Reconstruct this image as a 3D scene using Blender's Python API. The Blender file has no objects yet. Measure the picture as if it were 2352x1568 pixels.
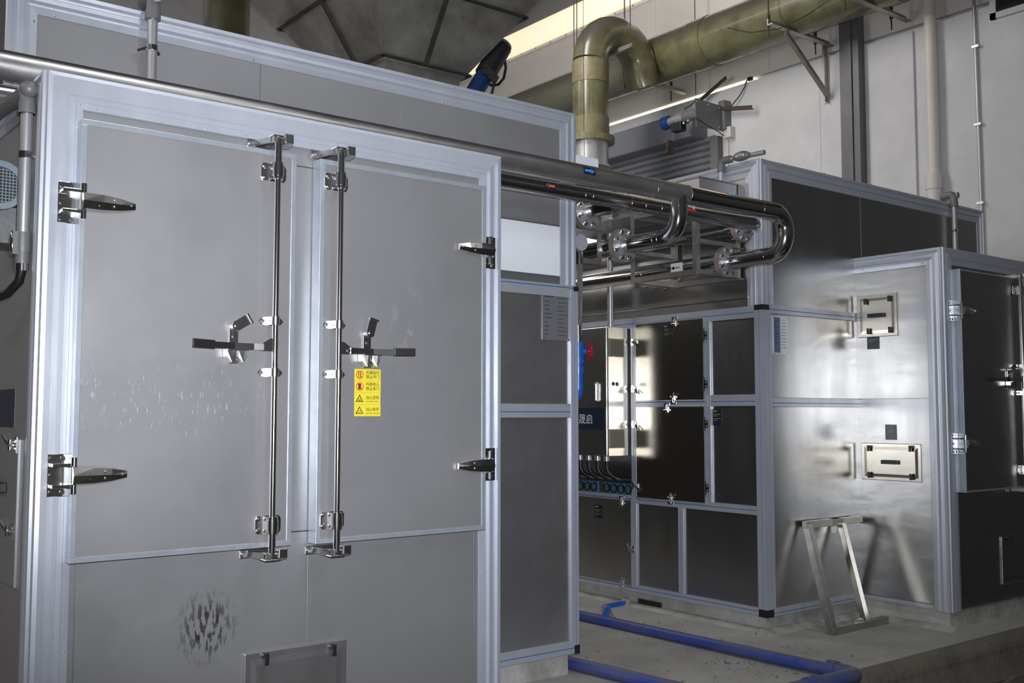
import bpy, bmesh, math, random
import numpy as np
from mathutils import Vector, Matrix
random.seed(7)
C = bpy.context.scene.collection
scn = bpy.context.scene

# ------------------------------------------------------------------ camera
CAM = np.array([0.0, 0.0, 1.513]); FPX = 2371.2
YAW, PIT, ROLL = 0.6617174, 0.0692403, 0.0006
_f = np.array([math.sin(YAW)*math.cos(PIT), math.cos(YAW)*math.cos(PIT), math.sin(PIT)])
_r = np.array([math.cos(YAW), -math.sin(YAW), 0.0]); _u = np.cross(_r, _f)
_c, _s = math.cos(ROLL), math.sin(ROLL)
_r, _u = _c*_r+_s*_u, -_s*_r+_c*_u
def AT(ax, val, px, py):
    """measured point of the photograph on a known plane of the room, in metres"""
    d = _r*((px-1176)/FPX) - _u*((py-784)/FPX) + _f
    i = 'xyz'.index(ax); t = (val-CAM[i])/d[i]
    return Vector(CAM+t*d)
cd = bpy.data.cameras.new('camera'); cam = bpy.data.objects.new('camera', cd); C.objects.link(cam)
cd.sensor_width = 36.0; cd.lens = FPX/2352*36.0; cd.clip_start = 0.05; cd.clip_end = 100
m3 = Matrix(((_r[0], _u[0], -_f[0]), (_r[1], _u[1], -_f[1]), (_r[2], _u[2], -_f[2])))
cam.matrix_world = Matrix.Translation(Vector(CAM)) @ m3.to_4x4()
scn.camera = cam

# ------------------------------------------------------------------ world, lights, exposure
scn.view_settings.view_transform = 'Standard'; scn.view_settings.look = 'None'
scn.view_settings.gamma = 1.0; scn.view_settings.use_curve_mapping = False
scn.view_settings.exposure = 0.0
w = bpy.data.worlds.new('world'); scn.world = w; w.use_nodes = True
w.node_tree.nodes['Background'].inputs[0].default_value = (0.8, 0.88, 1.0, 1)
w.node_tree.nodes['Background'].inputs[1].default_value = 0.05
def lamp(name, typ, loc, energy, col=(1, 1, 1), size=0.1, size_y=None, target=None, spot=None, blend=0.5):
    l = bpy.data.lights.new(name, typ); l.energy = energy; l.color = col
    if typ == 'AREA':
        l.size = size
        if size_y: l.shape = 'RECTANGLE'; l.size_y = size_y
    else: l.shadow_soft_size = size
    if typ == 'SPOT': l.spot_size = spot; l.spot_blend = blend
    o = bpy.data.objects.new(name, l); C.objects.link(o); o.location = loc
    if target is not None:
        o.rotation_euler = (Vector(target)-Vector(loc)).to_track_quat('-Z', 'Y').to_euler()
    return o
# the flash on the camera's hot shoe
flash = lamp('camera_flash', 'SPOT', (0.06, 0.06, 1.513+0.13), 950, (0.93, 0.95, 1.0), 0.035,
             target=(0.06+_f[0]*5-0.1, 0.06+_f[1]*5, 1.64+0.80), spot=math.radians(82), blend=1.0)
# unseen fill lamps added to stand in for roof light and far-side daylight
lamp('opposite_fill', 'AREA', (-6.85, 5.5, 7.55), 330, (1.0, 0.95, 0.89), 18, 0.8, target=(10, 5.5, 6.6))
lamp('roof_fill', 'AREA', (6.3, 8.2, 7.98), 560, (1.0, 0.96, 0.91), 0.9, 13, target=(9.9, 8.2, 5.9))
for lx, ly in ((2.5, 12.0), (2.5, 1.0), (5.5, -3.0)):
    lamp('ceiling_fill', 'AREA', (lx, ly, 7.6), 85, (0.95, 0.97, 1.0), 0.25, 2.4, target=(lx, ly, 0))

# ------------------------------------------------------------------ materials
def mat(name, col, metal=0.0, rough=0.5, bump=0.0, bscale=(8, 8, 8), rvar=0.0, cvar=0.0, cscale=(3, 3, 3),
        col2=None, emit=None, estr=0.0, coat=0.0, spec=None, aniso=0.0):
    m = bpy.data.materials.new(name); m.use_nodes = True
    n = m.node_tree.nodes; L = m.node_tree.links; b = n['Principled BSDF']
    b.inputs['Base Color'].default_value = (*col, 1); b.inputs['Metallic'].default_value = metal
    b.inputs['Roughness'].default_value = rough
    if coat: b.inputs['Coat Weight'].default_value = coat; b.inputs['Coat Roughness'].default_value = 0.15
    if spec is not None: b.inputs['Specular IOR Level'].default_value = spec
    if emit: b.inputs['Emission Color'].default_value = (*emit, 1); b.inputs['Emission Strength'].default_value = estr
    if aniso: b.inputs['Anisotropic'].default_value = aniso
    tc = n.new('ShaderNodeTexCoord')
    def noise(scale, detail=4, rgh=0.6):
        mp = n.new('ShaderNodeMapping'); mp.inputs['Scale'].default_value = scale
        L.new(tc.outputs['Object'], mp.inputs[0])
        t = n.new('ShaderNodeTexNoise'); t.inputs['Scale'].default_value = 1; t.inputs['Detail'].default_value = detail
        t.inputs['Roughness'].default_value = rgh
        L.new(mp.outputs[0], t.inputs['Vector']); return t.outputs['Fac']
    if bump:
        bp = n.new('ShaderNodeBump'); bp.inputs['Strength'].default_value = bump; bp.inputs['Distance'].default_value = 0.02
        L.new(noise(bscale, 3), bp.inputs['Height']); L.new(bp.outputs[0], b.inputs['Normal'])
    if rvar:
        mr = n.new('ShaderNodeMapRange'); mr.inputs['From Min'].default_value = 0.3; mr.inputs['From Max'].default_value = 0.7
        mr.inputs['To Min'].default_value = rough-rvar; mr.inputs['To Max'].default_value = rough+rvar
        L.new(noise((cscale[0]*1.7, cscale[1]*1.7, cscale[2]*1.7)), mr.inputs[0]); L.new(mr.outputs[0], b.inputs['Roughness'])
    if cvar or col2:
        mr = n.new('ShaderNodeMapRange'); mr.inputs['From Min'].default_value = 0.32; mr.inputs['From Max'].default_value = 0.68
        L.new(noise(cscale, 6, 0.65), mr.inputs[0])
        mx = n.new('ShaderNodeMix'); mx.data_type = 'RGBA'; L.new(mr.outputs[0], mx.inputs[0])
        mx.inputs[6].default_value = (*col, 1)
        mx.inputs[7].default_value = (*(col2 if col2 else tuple(c*(1-cvar) for c in col)), 1)
        L.new(mx.outputs[2], b.inputs['Base Color'])
    return m
M = {}
M['steel'] = mat('matt_steel_sheet', (0.37, 0.37, 0.385), 0.55, 0.42, 0.03, (2.5, 2.5, 2.5), 0.05, 0.10, (1.2, 1.2, 1.2))
M['steel_cab'] = mat('cabinet_steel_sheet', (0.50, 0.50, 0.50), 0.85, 0.34, 0.04, (2.2, 2.2, 3.0), 0.05, 0.06)
M['mirror'] = mat('polished_steel_sheet', (0.53, 0.53, 0.525), 1.0, 0.31, 0.16, (1.6, 1.6, 4.0), 0.03, 0.06, (4, 4, 0.9))
M['polish'] = mat('bright_steel_sheet', (0.43, 0.405, 0.355), 1.0, 0.23, 0.05, (3, 3, 3), 0.02)
M['film'] = mat('white_filmed_sheet', (0.90, 0.93, 1.0), 0.05, 0.30, 0.05, (4, 4, 4), 0.05)
M['alu'] = mat('anodised_aluminium', (0.56, 0.59, 0.67), 0.45, 0.38, 0.02, (40, 40, 3), 0.05, 0.08, (6, 6, 1.5))
M['alu_edge'] = mat('aluminium_edge_trim', (0.56, 0.61, 0.68), 0.6, 0.34, 0.0, cvar=0.15, cscale=(14, 14, 14))
M['chrome'] = mat('polished_stainless', (0.84, 0.83, 0.82), 1.0, 0.15)
M['satin'] = mat('satin_cast_stainless', (0.62, 0.62, 0.62), 1.0, 0.25)
M['pipe'] = mat('stainless_pipe', (0.62, 0.61, 0.61), 0.9, 0.36, 0.02, (20, 20, 20), 0.07, 0.25, (3, 9, 9))
M['pipe2'] = mat('polished_pipe', (0.62, 0.61, 0.61), 1.0, 0.15, 0.0, rvar=0.03)
M['angle'] = mat('stainless_angle', (0.42, 0.40, 0.37), 0.7, 0.4, 0.0, cvar=0.3, cscale=(9, 9, 9))
M['black'] = mat('black_rubber', (0.015, 0.015, 0.017), 0.0, 0.45)
M['dark'] = mat('dark_gap', (0.02, 0.02, 0.022), 0.0, 0.7)
M['blue_line'] = mat('blue_seal', (0.02, 0.14, 0.42), 0.0, 0.4)
M['bluepipe'] = mat('blue_pvc', (0.015, 0.045, 0.38), 0.0, 0.4, cvar=0.0, col2=(0.10, 0.115, 0.20), cscale=(2.2, 2.2, 2.2))
M['bluepaint'] = mat('blue_enamel', (0.01, 0.12, 0.55), 0.0, 0.25, coat=0.3)
M['red'] = mat('red_enamel', (0.45, 0.01, 0.03), 0.0, 0.25)
M['yellow'] = mat('yellow_vinyl', (0.78, 0.66, 0.05), 0.0, 0.35)
M['ink'] = mat('black_ink', (0.01, 0.01, 0.01), 0.0, 0.5)
M['redink'] = mat('red_ink', (0.7, 0.03, 0.02), 0.0, 0.5)
M['navy'] = mat('navy_label', (0.012, 0.02, 0.045), 0.0, 0.4)
M['navy2'] = mat('navy_ink', (0.03, 0.03, 0.12), 0.0, 0.5)
M['gold'] = mat('gold_ink', (0.55, 0.40, 0.08), 0.0, 0.5)
M['whiteink'] = mat('white_ink', (0.75, 0.76, 0.76), 0.0, 0.5)
M['skyink'] = mat('sky_blue_ink', (0.05, 0.35, 0.85), 0.0, 0.4)
M['orangeink'] = mat('orange_ink', (0.75, 0.13, 0.03), 0.0, 0.4)
M['gasket'] = mat('red_gasket', (0.45, 0.06, 0.03), 0.0, 0.6)
M['gauge_blue'] = mat('gauge_blue_plate', (0.02, 0.22, 0.55), 0.0, 0.35)
M['grp'] = mat('olive_fibreglass', (0.165, 0.172, 0.085), 0.0, 0.30, 0.25, (5, 5, 5), 0.08, 0, (3.4, 3.4, 3.4), (0.085, 0.068, 0.036), coat=0.4)
M['grp_deep'] = mat('dark_olive_fibreglass', (0.10, 0.096, 0.045), 0.0, 0.4, 0.25, (5, 5, 5), 0.05, 0, (3, 3, 3), (0.055, 0.05, 0.028))  # deeper olive, the upright duct's own colour
M['grp_pale'] = mat('pale_fibreglass_band', (0.22, 0.20, 0.12), 0.0, 0.4, 0.3, (9, 9, 9), 0.05, 0, (7, 7, 7), (0.15, 0.13, 0.06))
M['grp_dark'] = mat('grey_olive_fibreglass', (0.15, 0.15, 0.10), 0.0, 0.30, 0.25, (5, 5, 5), 0.08, 0, (2, 2, 2), (0.11, 0.11, 0.09), coat=0.5)
M['hopper'] = mat('weathered_hopper_steel', (0.40, 0.39, 0.365), 0.6, 0.45, 0.10, (6, 6, 6), 0.08, 0, (3, 3, 3), (0.22, 0.21, 0.19))
M['hopper_rib'] = mat('dark_hopper_rib', (0.10, 0.095, 0.085), 0.5, 0.5, 0, cvar=0.5, cscale=(14, 14, 14))
M['wall'] = mat('white_plaster', (0.60, 0.60, 0.62), 0.0, 0.75, 0.05, (12, 12, 12), 0, 0.12, (2, 2, 2))
M['wallpanel'] = mat('white_steel_cladding', (0.66, 0.63, 0.60), 0.0, 0.5, 0, cvar=0.05)
M['ceil'] = mat('grey_roof_sheet', (0.22, 0.22, 0.22), 0.0, 0.8)
M['shade'] = mat('unlit_dark_surface', (0.11, 0.11, 0.115), 0.0, 0.8)  # dark tone stands in for unlit walls and sides mirrored in the steel
M['concrete'] = mat('grey_concrete', (0.32, 0.31, 0.29), 0.0, 0.85, 0.3, (30, 30, 30), 0, 0, (1.6, 1.6, 1.6), (0.50, 0.485, 0.455))
M['plinth'] = mat('dusty_plinth_concrete', (0.58, 0.58, 0.55), 0.0, 0.8, 0.4, (20, 20, 20), 0, 0, (3, 3, 3), (0.30, 0.29, 0.265))
M['wetfloor'] = mat('dark_wet_floor', (0.03, 0.03, 0.03), 0.0, 0.22, 0.2, (3, 3, 3), 0.1, 0, (2, 2, 2), (0.07, 0.065, 0.055))
M['shutter'] = mat('grey_shutter', (0.20, 0.21, 0.24), 0.1, 0.5)
M['post_grey'] = mat('brushed_column_cladding', (0.14, 0.14, 0.145), 0.3, 0.45, 0, rvar=0.05, cvar=0.2, cscale=(5, 5, 2))
M['cable'] = mat('black_cable', (0.01, 0.01, 0.012), 0.0, 0.4)
M['greypaint'] = mat('grey_paint', (0.17, 0.175, 0.18), 0.2, 0.45, 0.1, (20, 20, 20))
M['conduit'] = mat('galvanised_conduit', (0.52, 0.52, 0.54), 0.7, 0.36)
M['fanblue'] = mat('blue_grey_cowl', (0.22, 0.27, 0.31), 0.1, 0.45, 0.1, (30, 30, 30))
M['rust'] = mat('rusty_steel', (0.045, 0.04, 0.038), 0.3, 0.6, 0, col2=(0.085, 0.05, 0.035), cscale=(20, 20, 20))
M['vent'] = mat('beige_louvre_plastic', (0.30, 0.29, 0.23), 0.0, 0.5)
M['daylight'] = mat('daylight_panel', (0.8, 0.75, 0.65), 0.0, 0.5, emit=(1.0, 0.80, 0.56), estr=0.95)
M['leak'] = mat('daylight_gap', (0.8, 0.8, 0.8), 0.0, 0.5, emit=(1.0, 0.88, 0.68), estr=1.1)
M['glow_red'] = mat('red_lamp', (0.8, 0.1, 0.05), emit=(1, 0.05, 0.02), estr=6)
M['glow_green'] = mat('green_lamp', (0.1, 0.8, 0.6), emit=(0.05, 0.8, 0.5), estr=1.5)
M['glass'] = mat('dark_window_glass', (0.02, 0.02, 0.025), 0.0, 0.1)
M['braid'] = mat('steel_braid', (0.55, 0.54, 0.52), 0.9, 0.35, 0.9, (160, 160, 160))
M['acrylic'] = mat('clear_acrylic_sheet', (0.34, 0.35, 0.39), 0.55, 0.14, 0.05, (6, 6, 6))
M['platelabel'] = mat('blue_white_plate', (0.78, 0.79, 0.82), 0.3, 0.3)
M['plateblue'] = mat('blue_plate_band', (0.12, 0.16, 0.30), 0.2, 0.35)
M['crum'] = mat('concrete_crumbs', (0.24, 0.23, 0.22), 0, 0.9)

def dusty_top(m, col, z0=0.15, z1=0.8):
    n = m.node_tree.nodes; L = m.node_tree.links; b = n['Principled BSDF']
    g = n.new('ShaderNodeNewGeometry'); sx = n.new('ShaderNodeSeparateXYZ'); L.new(g.outputs['Normal'], sx.inputs[0])
    mr = n.new('ShaderNodeMapRange'); mr.inputs['From Min'].default_value = z0; mr.inputs['From Max'].default_value = z1; mr.inputs['To Max'].default_value = 0.85
    L.new(sx.outputs[2], mr.inputs[0]); mx = n.new('ShaderNodeMix'); mx.data_type = 'RGBA'; L.new(mr.outputs[0], mx.inputs[0])
    L.new(b.inputs['Base Color'].links[0].from_socket, mx.inputs[6]); mx.inputs[7].default_value = (*col, 1); L.new(mx.outputs[2], b.inputs['Base Color'])
dusty_top(M['grp'], (0.065, 0.063, 0.056), 0.0, 0.45); dusty_top(M['grp_dark'], (0.09, 0.088, 0.08), 0.0, 0.5); dusty_top(M['bluepipe'], (0.12, 0.12, 0.14), 0.80, 1.0)
dusty_top(M['pipe'], (0.15, 0.14, 0.13), 0.35, 0.75)
def add_marks(m, kind, ctr, rad, sc, thr, col, amt=0.8, rough=None):
    """scratches or scuffs that belong to the sheet itself, inside an elliptical patch"""
    n = m.node_tree.nodes; L = m.node_tree.links; b = n['Principled BSDF']
    tc = n.new('ShaderNodeTexCoord')
    mp = n.new('ShaderNodeMapping'); mp.inputs['Scale'].default_value = sc; L.new(tc.outputs['Object'], mp.inputs[0])
    t = n.new('ShaderNodeTexNoise'); t.inputs['Scale'].default_value = 1; t.inputs['Detail'].default_value = 3
    L.new(mp.outputs[0], t.inputs['Vector'])
    st = n.new('ShaderNodeMapRange'); st.inputs['From Min'].default_value = thr; st.inputs['From Max'].default_value = thr+0.06
    L.new(t.outputs['Fac'], st.inputs[0])
    sub = n.new('ShaderNodeVectorMath'); sub.operation = 'SUBTRACT'; sub.inputs[1].default_value = ctr; L.new(tc.outputs['Object'], sub.inputs[0])
    dv = n.new('ShaderNodeVectorMath'); dv.operation = 'DIVIDE'; dv.inputs[1].default_value = rad; L.new(sub.outputs[0], dv.inputs[0])
    ln = n.new('ShaderNodeVectorMath'); ln.operation = 'LENGTH'; L.new(dv.outputs[0], ln.inputs[0])
    fo = n.new('ShaderNodeMapRange'); fo.inputs['From Min'].default_value = 1.0; fo.inputs['From Max'].default_value = 0.35
    L.new(ln.outputs['Value'], fo.inputs[0])
    mu = n.new('ShaderNodeMath'); mu.operation = 'MULTIPLY'; L.new(st.outputs[0], mu.inputs[0]); L.new(fo.outputs[0], mu.inputs[1])
    mu2 = n.new('ShaderNodeMath'); mu2.operation = 'MULTIPLY'; L.new(mu.outputs[0], mu2.inputs[0]); mu2.inputs[1].default_value = amt
    mx = n.new('ShaderNodeMix'); mx.data_type = 'RGBA'; L.new(mu2.outputs[0], mx.inputs[0])
    src = b.inputs['Base Color'].links[0].from_socket if b.inputs['Base Color'].links else None
    if src: L.new(src, mx.inputs[6])
    else: mx.inputs[6].default_value = b.inputs['Base Color'].default_value
    mx.inputs[7].default_value = (*col, 1); L.new(mx.outputs[2], b.inputs['Base Color'])

# ------------------------------------------------------------------ mesh builder
class MB:
    def __init__(s): s.v = []; s.f = []; s.m = []; s.sm = []
    def add(s, vs, fs, mi=0, smooth=False):
        k = len(s.v); s.v += [tuple(v) for v in vs]; s.f += [tuple(k+i for i in f) for f in fs]
        s.m += [mi]*len(fs); s.sm += [smooth]*len(fs); return s
    def box(s, a, b, mi=0):
        x0, x1 = sorted((a[0], b[0])); y0, y1 = sorted((a[1], b[1])); z0, z1 = sorted((a[2], b[2]))
        return s.add([(x0,y0,z0),(x1,y0,z0),(x1,y1,z0),(x0,y1,z0),(x0,y0,z1),(x1,y0,z1),(x1,y1,z1),(x0,y1,z1)],
                     [(0,3,2,1),(4,5,6,7),(0,1,5,4),(1,2,6,5),(2,3,7,6),(3,0,4,7)], mi)
    def obox(s, c, ax, ay, az, mi=0):
        c = Vector(c); ax, ay, az = Vector(ax), Vector(ay), Vector(az)
        vs = [c+i*ax+j*ay+k*az for k in (-1, 1) for j in (-1, 1) for i in (-1, 1)]
        return s.add(vs, [(0,2,3,1),(4,5,7,6),(0,1,5,4),(2,6,7,3),(0,4,6,2),(1,3,7,5)], mi)
    def bar(s, p, q, wd, ht, up=(0, 0, 1), mi=0):
        p, q = Vector(p), Vector(q); d = (q-p); L_ = d.length; d.normalize()
        sd = d.cross(Vector(up))
        if sd.length < 1e-4: sd = d.cross(Vector((1, 0, 0)))
        sd.normalize(); u = sd.cross(d).normalized()
        return s.obox((p+q)/2, d*L_/2, sd*wd/2, u*ht/2, mi)
    def angle(s, p, q, wd, th=0.005, up=(0, 0, 1), side=1, mi=0):
        p, q = Vector(p), Vector(q); d = (q-p).normalized(); sd = d.cross(Vector(up))
        if sd.length < 1e-4: sd = d.cross(Vector((1, 0, 0)))
        sd = sd.normalized()*side; u = sd.cross(d).normalized()*side
        prof = [(0, 0), (wd, 0), (wd, th), (th, th), (th, wd), (0, wd)]
        vs = [p+sd*a+u*b for a, b in prof]+[q+sd*a+u*b for a, b in prof]; n = 6
        fs = [(i, (i+1) % n, n+(i+1) % n, n+i) for i in range(n)]+[(5,4,3,0),(3,2,1,0),(6,9,10,11),(6,7,8,9)]
        return s.add(vs, fs, mi)
    def _frame(s, d):
        d = Vector(d).normalized(); a = Vector((0, 0, 1)) if abs(d.z) < 0.9 else Vector((1, 0, 0))
        x = d.cross(a).normalized(); return x, d.cross(x).normalized()
    def cyl(s, p, q, r, seg=16, mi=0, r2=None, smooth=True, caps=True):
        p, q = Vector(p), Vector(q); x, y = s._frame(q-p); r2 = r if r2 is None else r2
        vs = []
        for c, rr in ((p, r), (q, r2)):
            for i in range(seg):
                a = 2*math.pi*i/seg; vs.append(c+x*math.cos(a)*rr+y*math.sin(a)*rr)
        s.add(vs, [(i, (i+1) % seg, seg+(i+1) % seg, seg+i) for i in range(seg)], mi, smooth)
        if caps:
            s.add(vs, [tuple(range(seg-1, -1, -1)), tuple(range(seg, 2*seg))], mi)
        return s
    def ring(s, p, q, r0, r1, seg=24, mi=0):
        p, q = Vector(p), Vector(q); x, y = s._frame(q-p); vs = []
        for c in (p, q):
            for rr in (r0, r1):
                for i in range(seg):
                    a = 2*math.pi*i/seg; vs.append(c+x*math.cos(a)*rr+y*math.sin(a)*rr)
        fs = []
        for i in range(seg):
            j = (i+1) % seg
            fs += [(i, j, seg+j, seg+i), (2*seg+j, 2*seg+i, 3*seg+i, 3*seg+j), (seg+i, seg+j, 3*seg+j, 3*seg+i), (j, i, 2*seg+i, 2*seg+j)]
        return s.add(vs, fs, mi)
    def tube(s, pts, r, seg=16, mi=0, caps=True, rf=None):
        pts = [Vector(p) for p in pts]; n = len(pts); rings = []
        t = (pts[1]-pts[0]).normalized(); x, y = s._frame(t); vs = []
        for i, p in enumerate(pts):
            t2 = (pts[min(i+1, n-1)]-pts[max(i-1, 0)]).normalized()
            q = t.rotation_difference(t2); x = q @ x; y = q @ y; t = t2
            rr = r if rf is None else rf(i/(n-1))
            for k in range(seg):
                a = 2*math.pi*k/seg; vs.append(p+x*math.cos(a)*rr+y*math.sin(a)*rr)
        fs = [(i*seg+k, i*seg+(k+1) % seg, (i+1)*seg+(k+1) % seg, (i+1)*seg+k) for i in range(n-1) for k in range(seg)]
        s.add(vs, fs, mi, True)
        if caps: s.add(vs, [tuple(range(seg-1, -1, -1)), tuple(range((n-1)*seg, n*seg))], mi)
        return s
    def sphere(s, c, r, seg=12, mi=0, sc=(1, 1, 1)):
        c = Vector(c); vs = []; h = seg//2
        for i in range(h+1):
            th = math.pi*i/h
            for k in range(seg):
                a = 2*math.pi*k/seg; vs.append(c+Vector((r*sc[0]*math.sin(th)*math.cos(a), r*sc[1]*math.sin(th)*math.sin(a), r*sc[2]*math.cos(th))))
        return s.add(vs, [(i*seg+k, i*seg+(k+1) % seg, (i+1)*seg+(k+1) % seg, (i+1)*seg+k) for i in range(h) for k in range(seg)], mi, True)
    def prism(s, poly, d, mi=0, smooth=False):
        d = Vector(d); n = len(poly); vs = [Vector(p) for p in poly]+[Vector(p)+d for p in poly]
        return s.add(vs, [tuple(range(n-1, -1, -1)), tuple(range(n, 2*n))]+[(i, (i+1) % n, n+(i+1) % n, n+i) for i in range(n)], mi, smooth)
    def bolt(s, p, nrm, r=0.007, h=0.007, mi=0):
        p = Vector(p); nrm = Vector(nrm).normalized()
        s.cyl(p, p+nrm*h*0.25, r*1.35, 10, mi, smooth=False)
        return s.cyl(p+nrm*h*0.25, p+nrm*h, r, 6, mi, r2=r*0.85, smooth=False)
    def build(s, name, mats, parent=None, bevel=0.0, label=None, kind=None):
        me = bpy.data.meshes.new(name)
        org = Vector((0, 0, 0)); q = parent
        while q is not None: org += q.location; q = q.parent
        me.from_pydata([(v[0]-org.x, v[1]-org.y, v[2]-org.z) for v in s.v], [], s.f)
        if not isinstance(mats, (list, tuple)): mats = [mats]
        for m in mats: me.materials.append(M[m] if isinstance(m, str) else m)
        me.polygons.foreach_set('material_index', s.m); me.polygons.foreach_set('use_smooth', s.sm)
        me.update()
        bm = bmesh.new(); bm.from_mesh(me); bmesh.ops.recalc_face_normals(bm, faces=bm.faces); bm.to_mesh(me); bm.free()
        o = bpy.data.objects.new(name, me); C.objects.link(o)
        if parent is not None: o.parent = parent
        if bevel:
            md = o.modifiers.new('bevel', 'BEVEL'); md.width = bevel; md.segments = 2; md.limit_method = 'ANGLE'
        if label: o['label'] = label
        if kind: o['kind'] = kind
        return o
def tag(o, label, cat, group=None, kind=None):
    o['label'] = label; o['category'] = cat
    if group: o['group'] = group
    if kind: o['kind'] = kind
    return o
def thing(name, loc, label, cat, group=None):
    o = bpy.data.objects.new(name, None); C.objects.link(o); o.location = loc; o.empty_display_size = 0.1
    return tag(o, label, cat, group)
def part_empty(name, parent):
    o = bpy.data.objects.new(name, None); C.objects.link(o); o.parent = parent; o.empty_display_size = 0.05; return o
def rounded(pts, R, n=8):
    """polyline with its corners rounded to radius R"""
    pts = [Vector(p) for p in pts]; out = [pts[0]]
    for i in range(1, len(pts)-1):
        a, b, c = pts[i-1], pts[i], pts[i+1]; d1 = (a-b).normalized(); d2 = (c-b).normalized()
        ang = d1.angle(d2); t = R/math.tan(ang/2); t = min(t, (a-b).length*0.49 if i > 1 else (a-b).length*0.98, (c-b).length*0.49 if i < len(pts)-2 else (c-b).length*0.98)
        Rr = t*math.tan(ang/2); ctr = b+(d1+d2).normalized()*(Rr/math.sin(ang/2))
        v1 = b+d1*t-ctr; v2 = b+d2*t-ctr; ax = v1.cross(v2).normalized(); tot = v1.angle(v2)
        for k in range(n+1): out.append(ctr+(Matrix.Rotation(tot*k/n, 3, ax) @ v1))
    out.append(pts[-1]); return out

# planes of the machines: (u, v, n) -> world
def PY(y0): return lambda u, v, n=0.0: Vector((u, y0-n, v))        # facing the aisle (-Y)
def PX(x0): return lambda u, v, n=0.0: Vector((x0-n, u, v))        # facing -X
def PXp(x0): return lambda u, v, n=0.0: Vector((x0+n, u, v))       # facing +X
def pbox(mb, P, u0, u1, v0, v1, n0, n1, mi=0): return mb.box(P(u0, v0, n0), P(u1, v1, n1), mi)
RIDGED = [(0, 0), (0.004, 0.010), (0.022, 0.013), (0.026, 0.0015), (0.045, 0.009), (0.048, 0.011), (0.068, 0.014), (0.072, 0.0015), (0.090, 0.009), (0.094, 0.009), (0.122, 0.006), (0.124, 0.0)]
FLAT = [(0, 0), (0.004, 0.014), (0.018, 0.018), (0.040, 0.0176), (0.060, 0.018), (0.075, 0.0178), (0.077, 0.013), (0.096, 0.0135), (0.098, 0.011), (0.122, 0.0105), (0.124, 0.0)]
def frame_side(P, side, u0, u1, v0, v1, m0, m1, parent, name, prof=RIDGED, w=0.124, mt='alu'):
    """one mitred length of ridged aluminium profile along a side of a rectangle"""
    k = w/0.124; vs = []
    for t, h in prof:
        t *= k
        if side == 'T': a, b = P(u0+t*m0, v1-t, h), P(u1-t*m1, v1-t, h)
        elif side == 'B': a, b = P(u0+t*m0, v0+t, h), P(u1-t*m1, v0+t, h)
        elif side == 'L': a, b = P(u0+t, v0+t*m0, h), P(u0+t, v1-t*m1, h)
        else: a, b = P(u1-t, v0+t*m0, h), P(u1-t, v1-t*m1, h)
        vs += [a, b]
    n = len(prof); fs = [(2*i, 2*i+1, 2*i+3, 2*i+2) for i in range(n-1)]+[tuple(range(0, 2*n, 2)), tuple(range(2*n-1, 0, -2)), (0, 1, 2*n-1, 2*n-2)]
    return MB().add(vs, fs).build(name, mt, parent)
def rail(P, u0, u1, v0, v1, parent, name='rail', stripe=True, n1=0.018, vert=False, sp=0.5):
    mb = MB(); g = 0.0025
    if vert:
        n1 += 0.0022
        m = u0+(u1-u0)*sp
        pbox(mb, P, u0, m-g, v0, v1, 0, n1); pbox(mb, P, m+g, u1, v0, v1, 0, n1)
        pbox(mb, P, m-g, m+g, v0, v1, 0, n1-0.003, 1 if stripe else 0)
    else:
        m = v0+(v1-v0)*sp
        pbox(mb, P, u0, u1, v0, m-g, 0, n1); pbox(mb, P, u0, u1, m+g, v1, 0, n1)
        pbox(mb, P, u0, u1, m-g, m+g, 0, n1-0.003, 1 if stripe else 0)
    return mb.build(name, ['alu', 'blue_line'], parent)
def panel(P, u0, u1, v0, v1, parent, mt='steel', n0=-0.002, n1=0.006, name='panel'):
    return pbox(MB(), P, u0, u1, v0, v1, n0, n1).build(name, mt, parent, bevel=0.0015)

_dg = None
def text_into(mb, body, P, u, v, n, size, mi, align='LEFT', sx=1.0):
    """print lettering as thin flat geometry on a plane"""
    cu = bpy.data.curves.new('lettering', 'FONT'); cu.body = body; cu.size = size; cu.align_x = align; cu.resolution_u = 3; cu.offset = size*0.007 if size < 0.05 else 0.0
    o = bpy.data.objects.new('lettering', cu); C.objects.link(o)
    dg = bpy.context.evaluated_depsgraph_get(); me = bpy.data.meshes.new_from_object(o.evaluated_get(dg))
    vs = [P(u+q.co.x*sx, v+q.co.y, n) for q in me.vertices]
    mb.add(vs, [tuple(p.vertices) for p in me.polygons], mi)
    bpy.data.objects.remove(o); bpy.data.curves.remove(cu); bpy.data.meshes.remove(me)
def lines_into(mb, P, u0, v0, n, rows, mi, h=0.004, gap=0.012, seed=1):
    """rows of print too small to read"""
    rnd = random.Random(seed)
    for i, wd in enumerate(rows):
        u = u0; v = v0-i*gap
        while u < u0+wd:
            l = rnd.uniform(0.6, 1.6)*h; pbox(mb, P, u, u+l, v-h, v, n, n+0.0003, mi); u += l+h*0.35

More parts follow.
